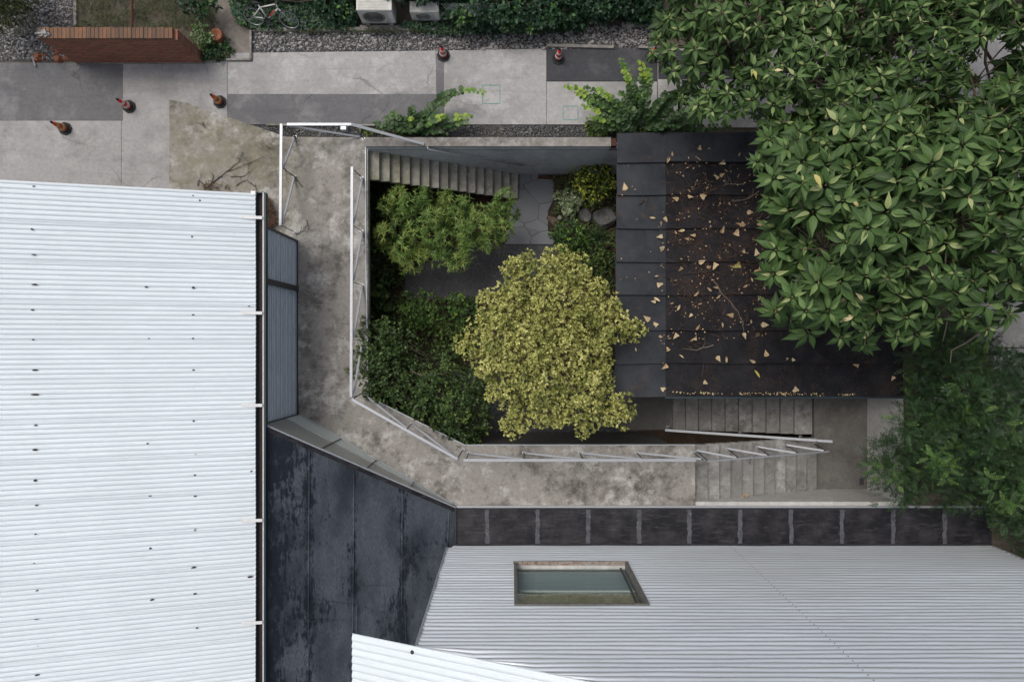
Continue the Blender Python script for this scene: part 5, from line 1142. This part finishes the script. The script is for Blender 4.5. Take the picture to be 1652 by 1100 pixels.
def twig(pts, r, mat, label, z, cat='twig', side=3):
    m = MB(); q = []
    P3 = [P(x, y, z) for x, y in pts]
    for a, b_ in zip(P3[:-1], P3[1:]):
        for k in range(3): p = a.lerp(b_, k / 3); q.append(p + V3(random.uniform(-.02, .02), random.uniform(-.02, .02), random.uniform(0, .03)))
    q.append(P3[-1]); m.tube(q, r, r * .35, 5)
    for k in range(side):
        p = random.choice(q[2:-1]); a = random.uniform(0, 6.28); l = random.uniform(.12, .35); m.tube([p, p + V3(math.cos(a) * l * .5, math.sin(a) * l * .5, .02), p + V3(math.cos(a + .3) * l, math.sin(a + .3) * l, .01)], r * .5, r * .2, 4)
    o = m.build('twig', mat, loc=P3[0]); tag(o, label, cat, 'twigs lying on the black roof' if z > .3 else 'twigs lying on the mossy concrete')
zt_ = ZB + .07
tt = [(((1086, 275), (1100, 285), (1115, 300), (1124, 318), (1128, 345)), 'dark curving twig with leaves in the upper left of the black roof'), (((1200, 298), (1180, 297), (1165, 300)), 'short pale twig just left of the broad-leaved tree'), (((1225, 308), (1205, 322), (1180, 325)), 'pale twig slanting under the edge of the broad-leaved tree'), (((1260, 330), (1245, 345), (1238, 352)), 'short pale twig touching the broad-leaved tree'),
      (((1152, 454), (1166, 475), (1185, 495), (1198, 520), (1200, 538)), 'long thin bleached branch lying in the middle of the black roof'), (((1150, 557), (1125, 564), (1100, 562)), 'thin pale twig low on the black roof'), (((1135, 587), (1134, 608)), 'short upright twig near the lower rim of the black roof'), (((1070, 445), (1095, 455), (1110, 470)), 'brown twig beside the vertical seam of the black roof'), (((1147, 437), (1120, 440), (1095, 442)), 'faint horizontal twig across the middle felt of the black roof'),
      (((1150, 290), (1140, 302), (1130, 308)), 'small brown twig below the upper seam of the black roof'), (((1190, 410), (1215, 390), (1235, 375)), 'brown twig in the dirt beside the tree shade'), (((1030, 330), (1045, 318), (1040, 345)), 'fine crooked twig on the smooth left strip of the black roof'), (((1085, 255), (1110, 245), (1125, 232)), 'curved twig on the top strip of the black roof'), (((1215, 450), (1225, 465), (1232, 480)), 'dark twig among leaves near the broad-leaved tree')]
for pts, lab in tt: twig(pts, .014, M['twig_pale'] if 'pale' in lab or 'bleach' in lab else M['twig'], lab, zt_)
tt = [(((343, 296), (365, 278), (395, 266), (425, 253)), 'longest dry branch on the mossy concrete above the white roof'), (((365, 278), (385, 262), (393, 245)), 'forked dry stick branching up from the longest one'), (((330, 305), (350, 290), (365, 283)), 'dark stick at the roof end of the twig pile'), (((320, 300), (322, 290), (330, 300)), 'small stick left in the twig pile'), (((372, 286), (395, 284), (402, 276)), 'short stick below the longest branch'), (((328, 197), (331, 208)), 'single short stick alone on the upper mossy concrete'), (((405, 295), (415, 305), (422, 318)), 'curved stick near the corner of the white roof'), (((475, 283), (483, 295), (488, 303)), 'bent dark stick at the foot of the left railing'), (((454, 262), (462, 280), (476, 284)), 'thin stick across the base of the left railing'), (((495, 355), (498, 367), (495, 378)), 'thin curved stick below the end of the left railing'), (((478, 378), (488, 374), (495, 373)), 'small dark stick where the short railing ends'), (((337, 302), (345, 285), (342, 280)), 'upright stick in the twig pile'), (((380, 300), (398, 290), (412, 300)), 'arched stick near the white roof edge'), (((430, 235), (436, 240)), 'tiny dark stick near the upper tip of the mossy slab')]
for pts, lab in tt: twig(pts, .012, M['twig'], lab, .04)
twig(((1208, 748), (1212, 738), (1220, 733)), .012, M['twig'], 'withered weed on a tread of the lower flight', -.55, 'weed')
L = Leaves(); c = np.array(P(1201, 801, -.55)); 
for k in range(7): L.add(c + RNG.uniform(-.06, .06, 3) * [1, 1, .2], randdir(1, .0)[0], [0, 0, 1], .09, .4)
tag(L.build('leaf_pile', LM['dead'], T_OVAL), 'little pile of orange brown leaves at the side of a lower step', 'leaf litter')
c = P(1407 - 15, 777, ZL); tag(MB().box(c.x - .12, c.x + .02, c.y - .1, c.y + .12, ZL + .001, ZL + .03).build('floor_drain', M['steel_dark'], loc=c, bevel=.005), 'small dark drain cover in the lower right corner of the landing', 'drain')

for o in sc.objects:
    if '_base' in o: del o['_base']
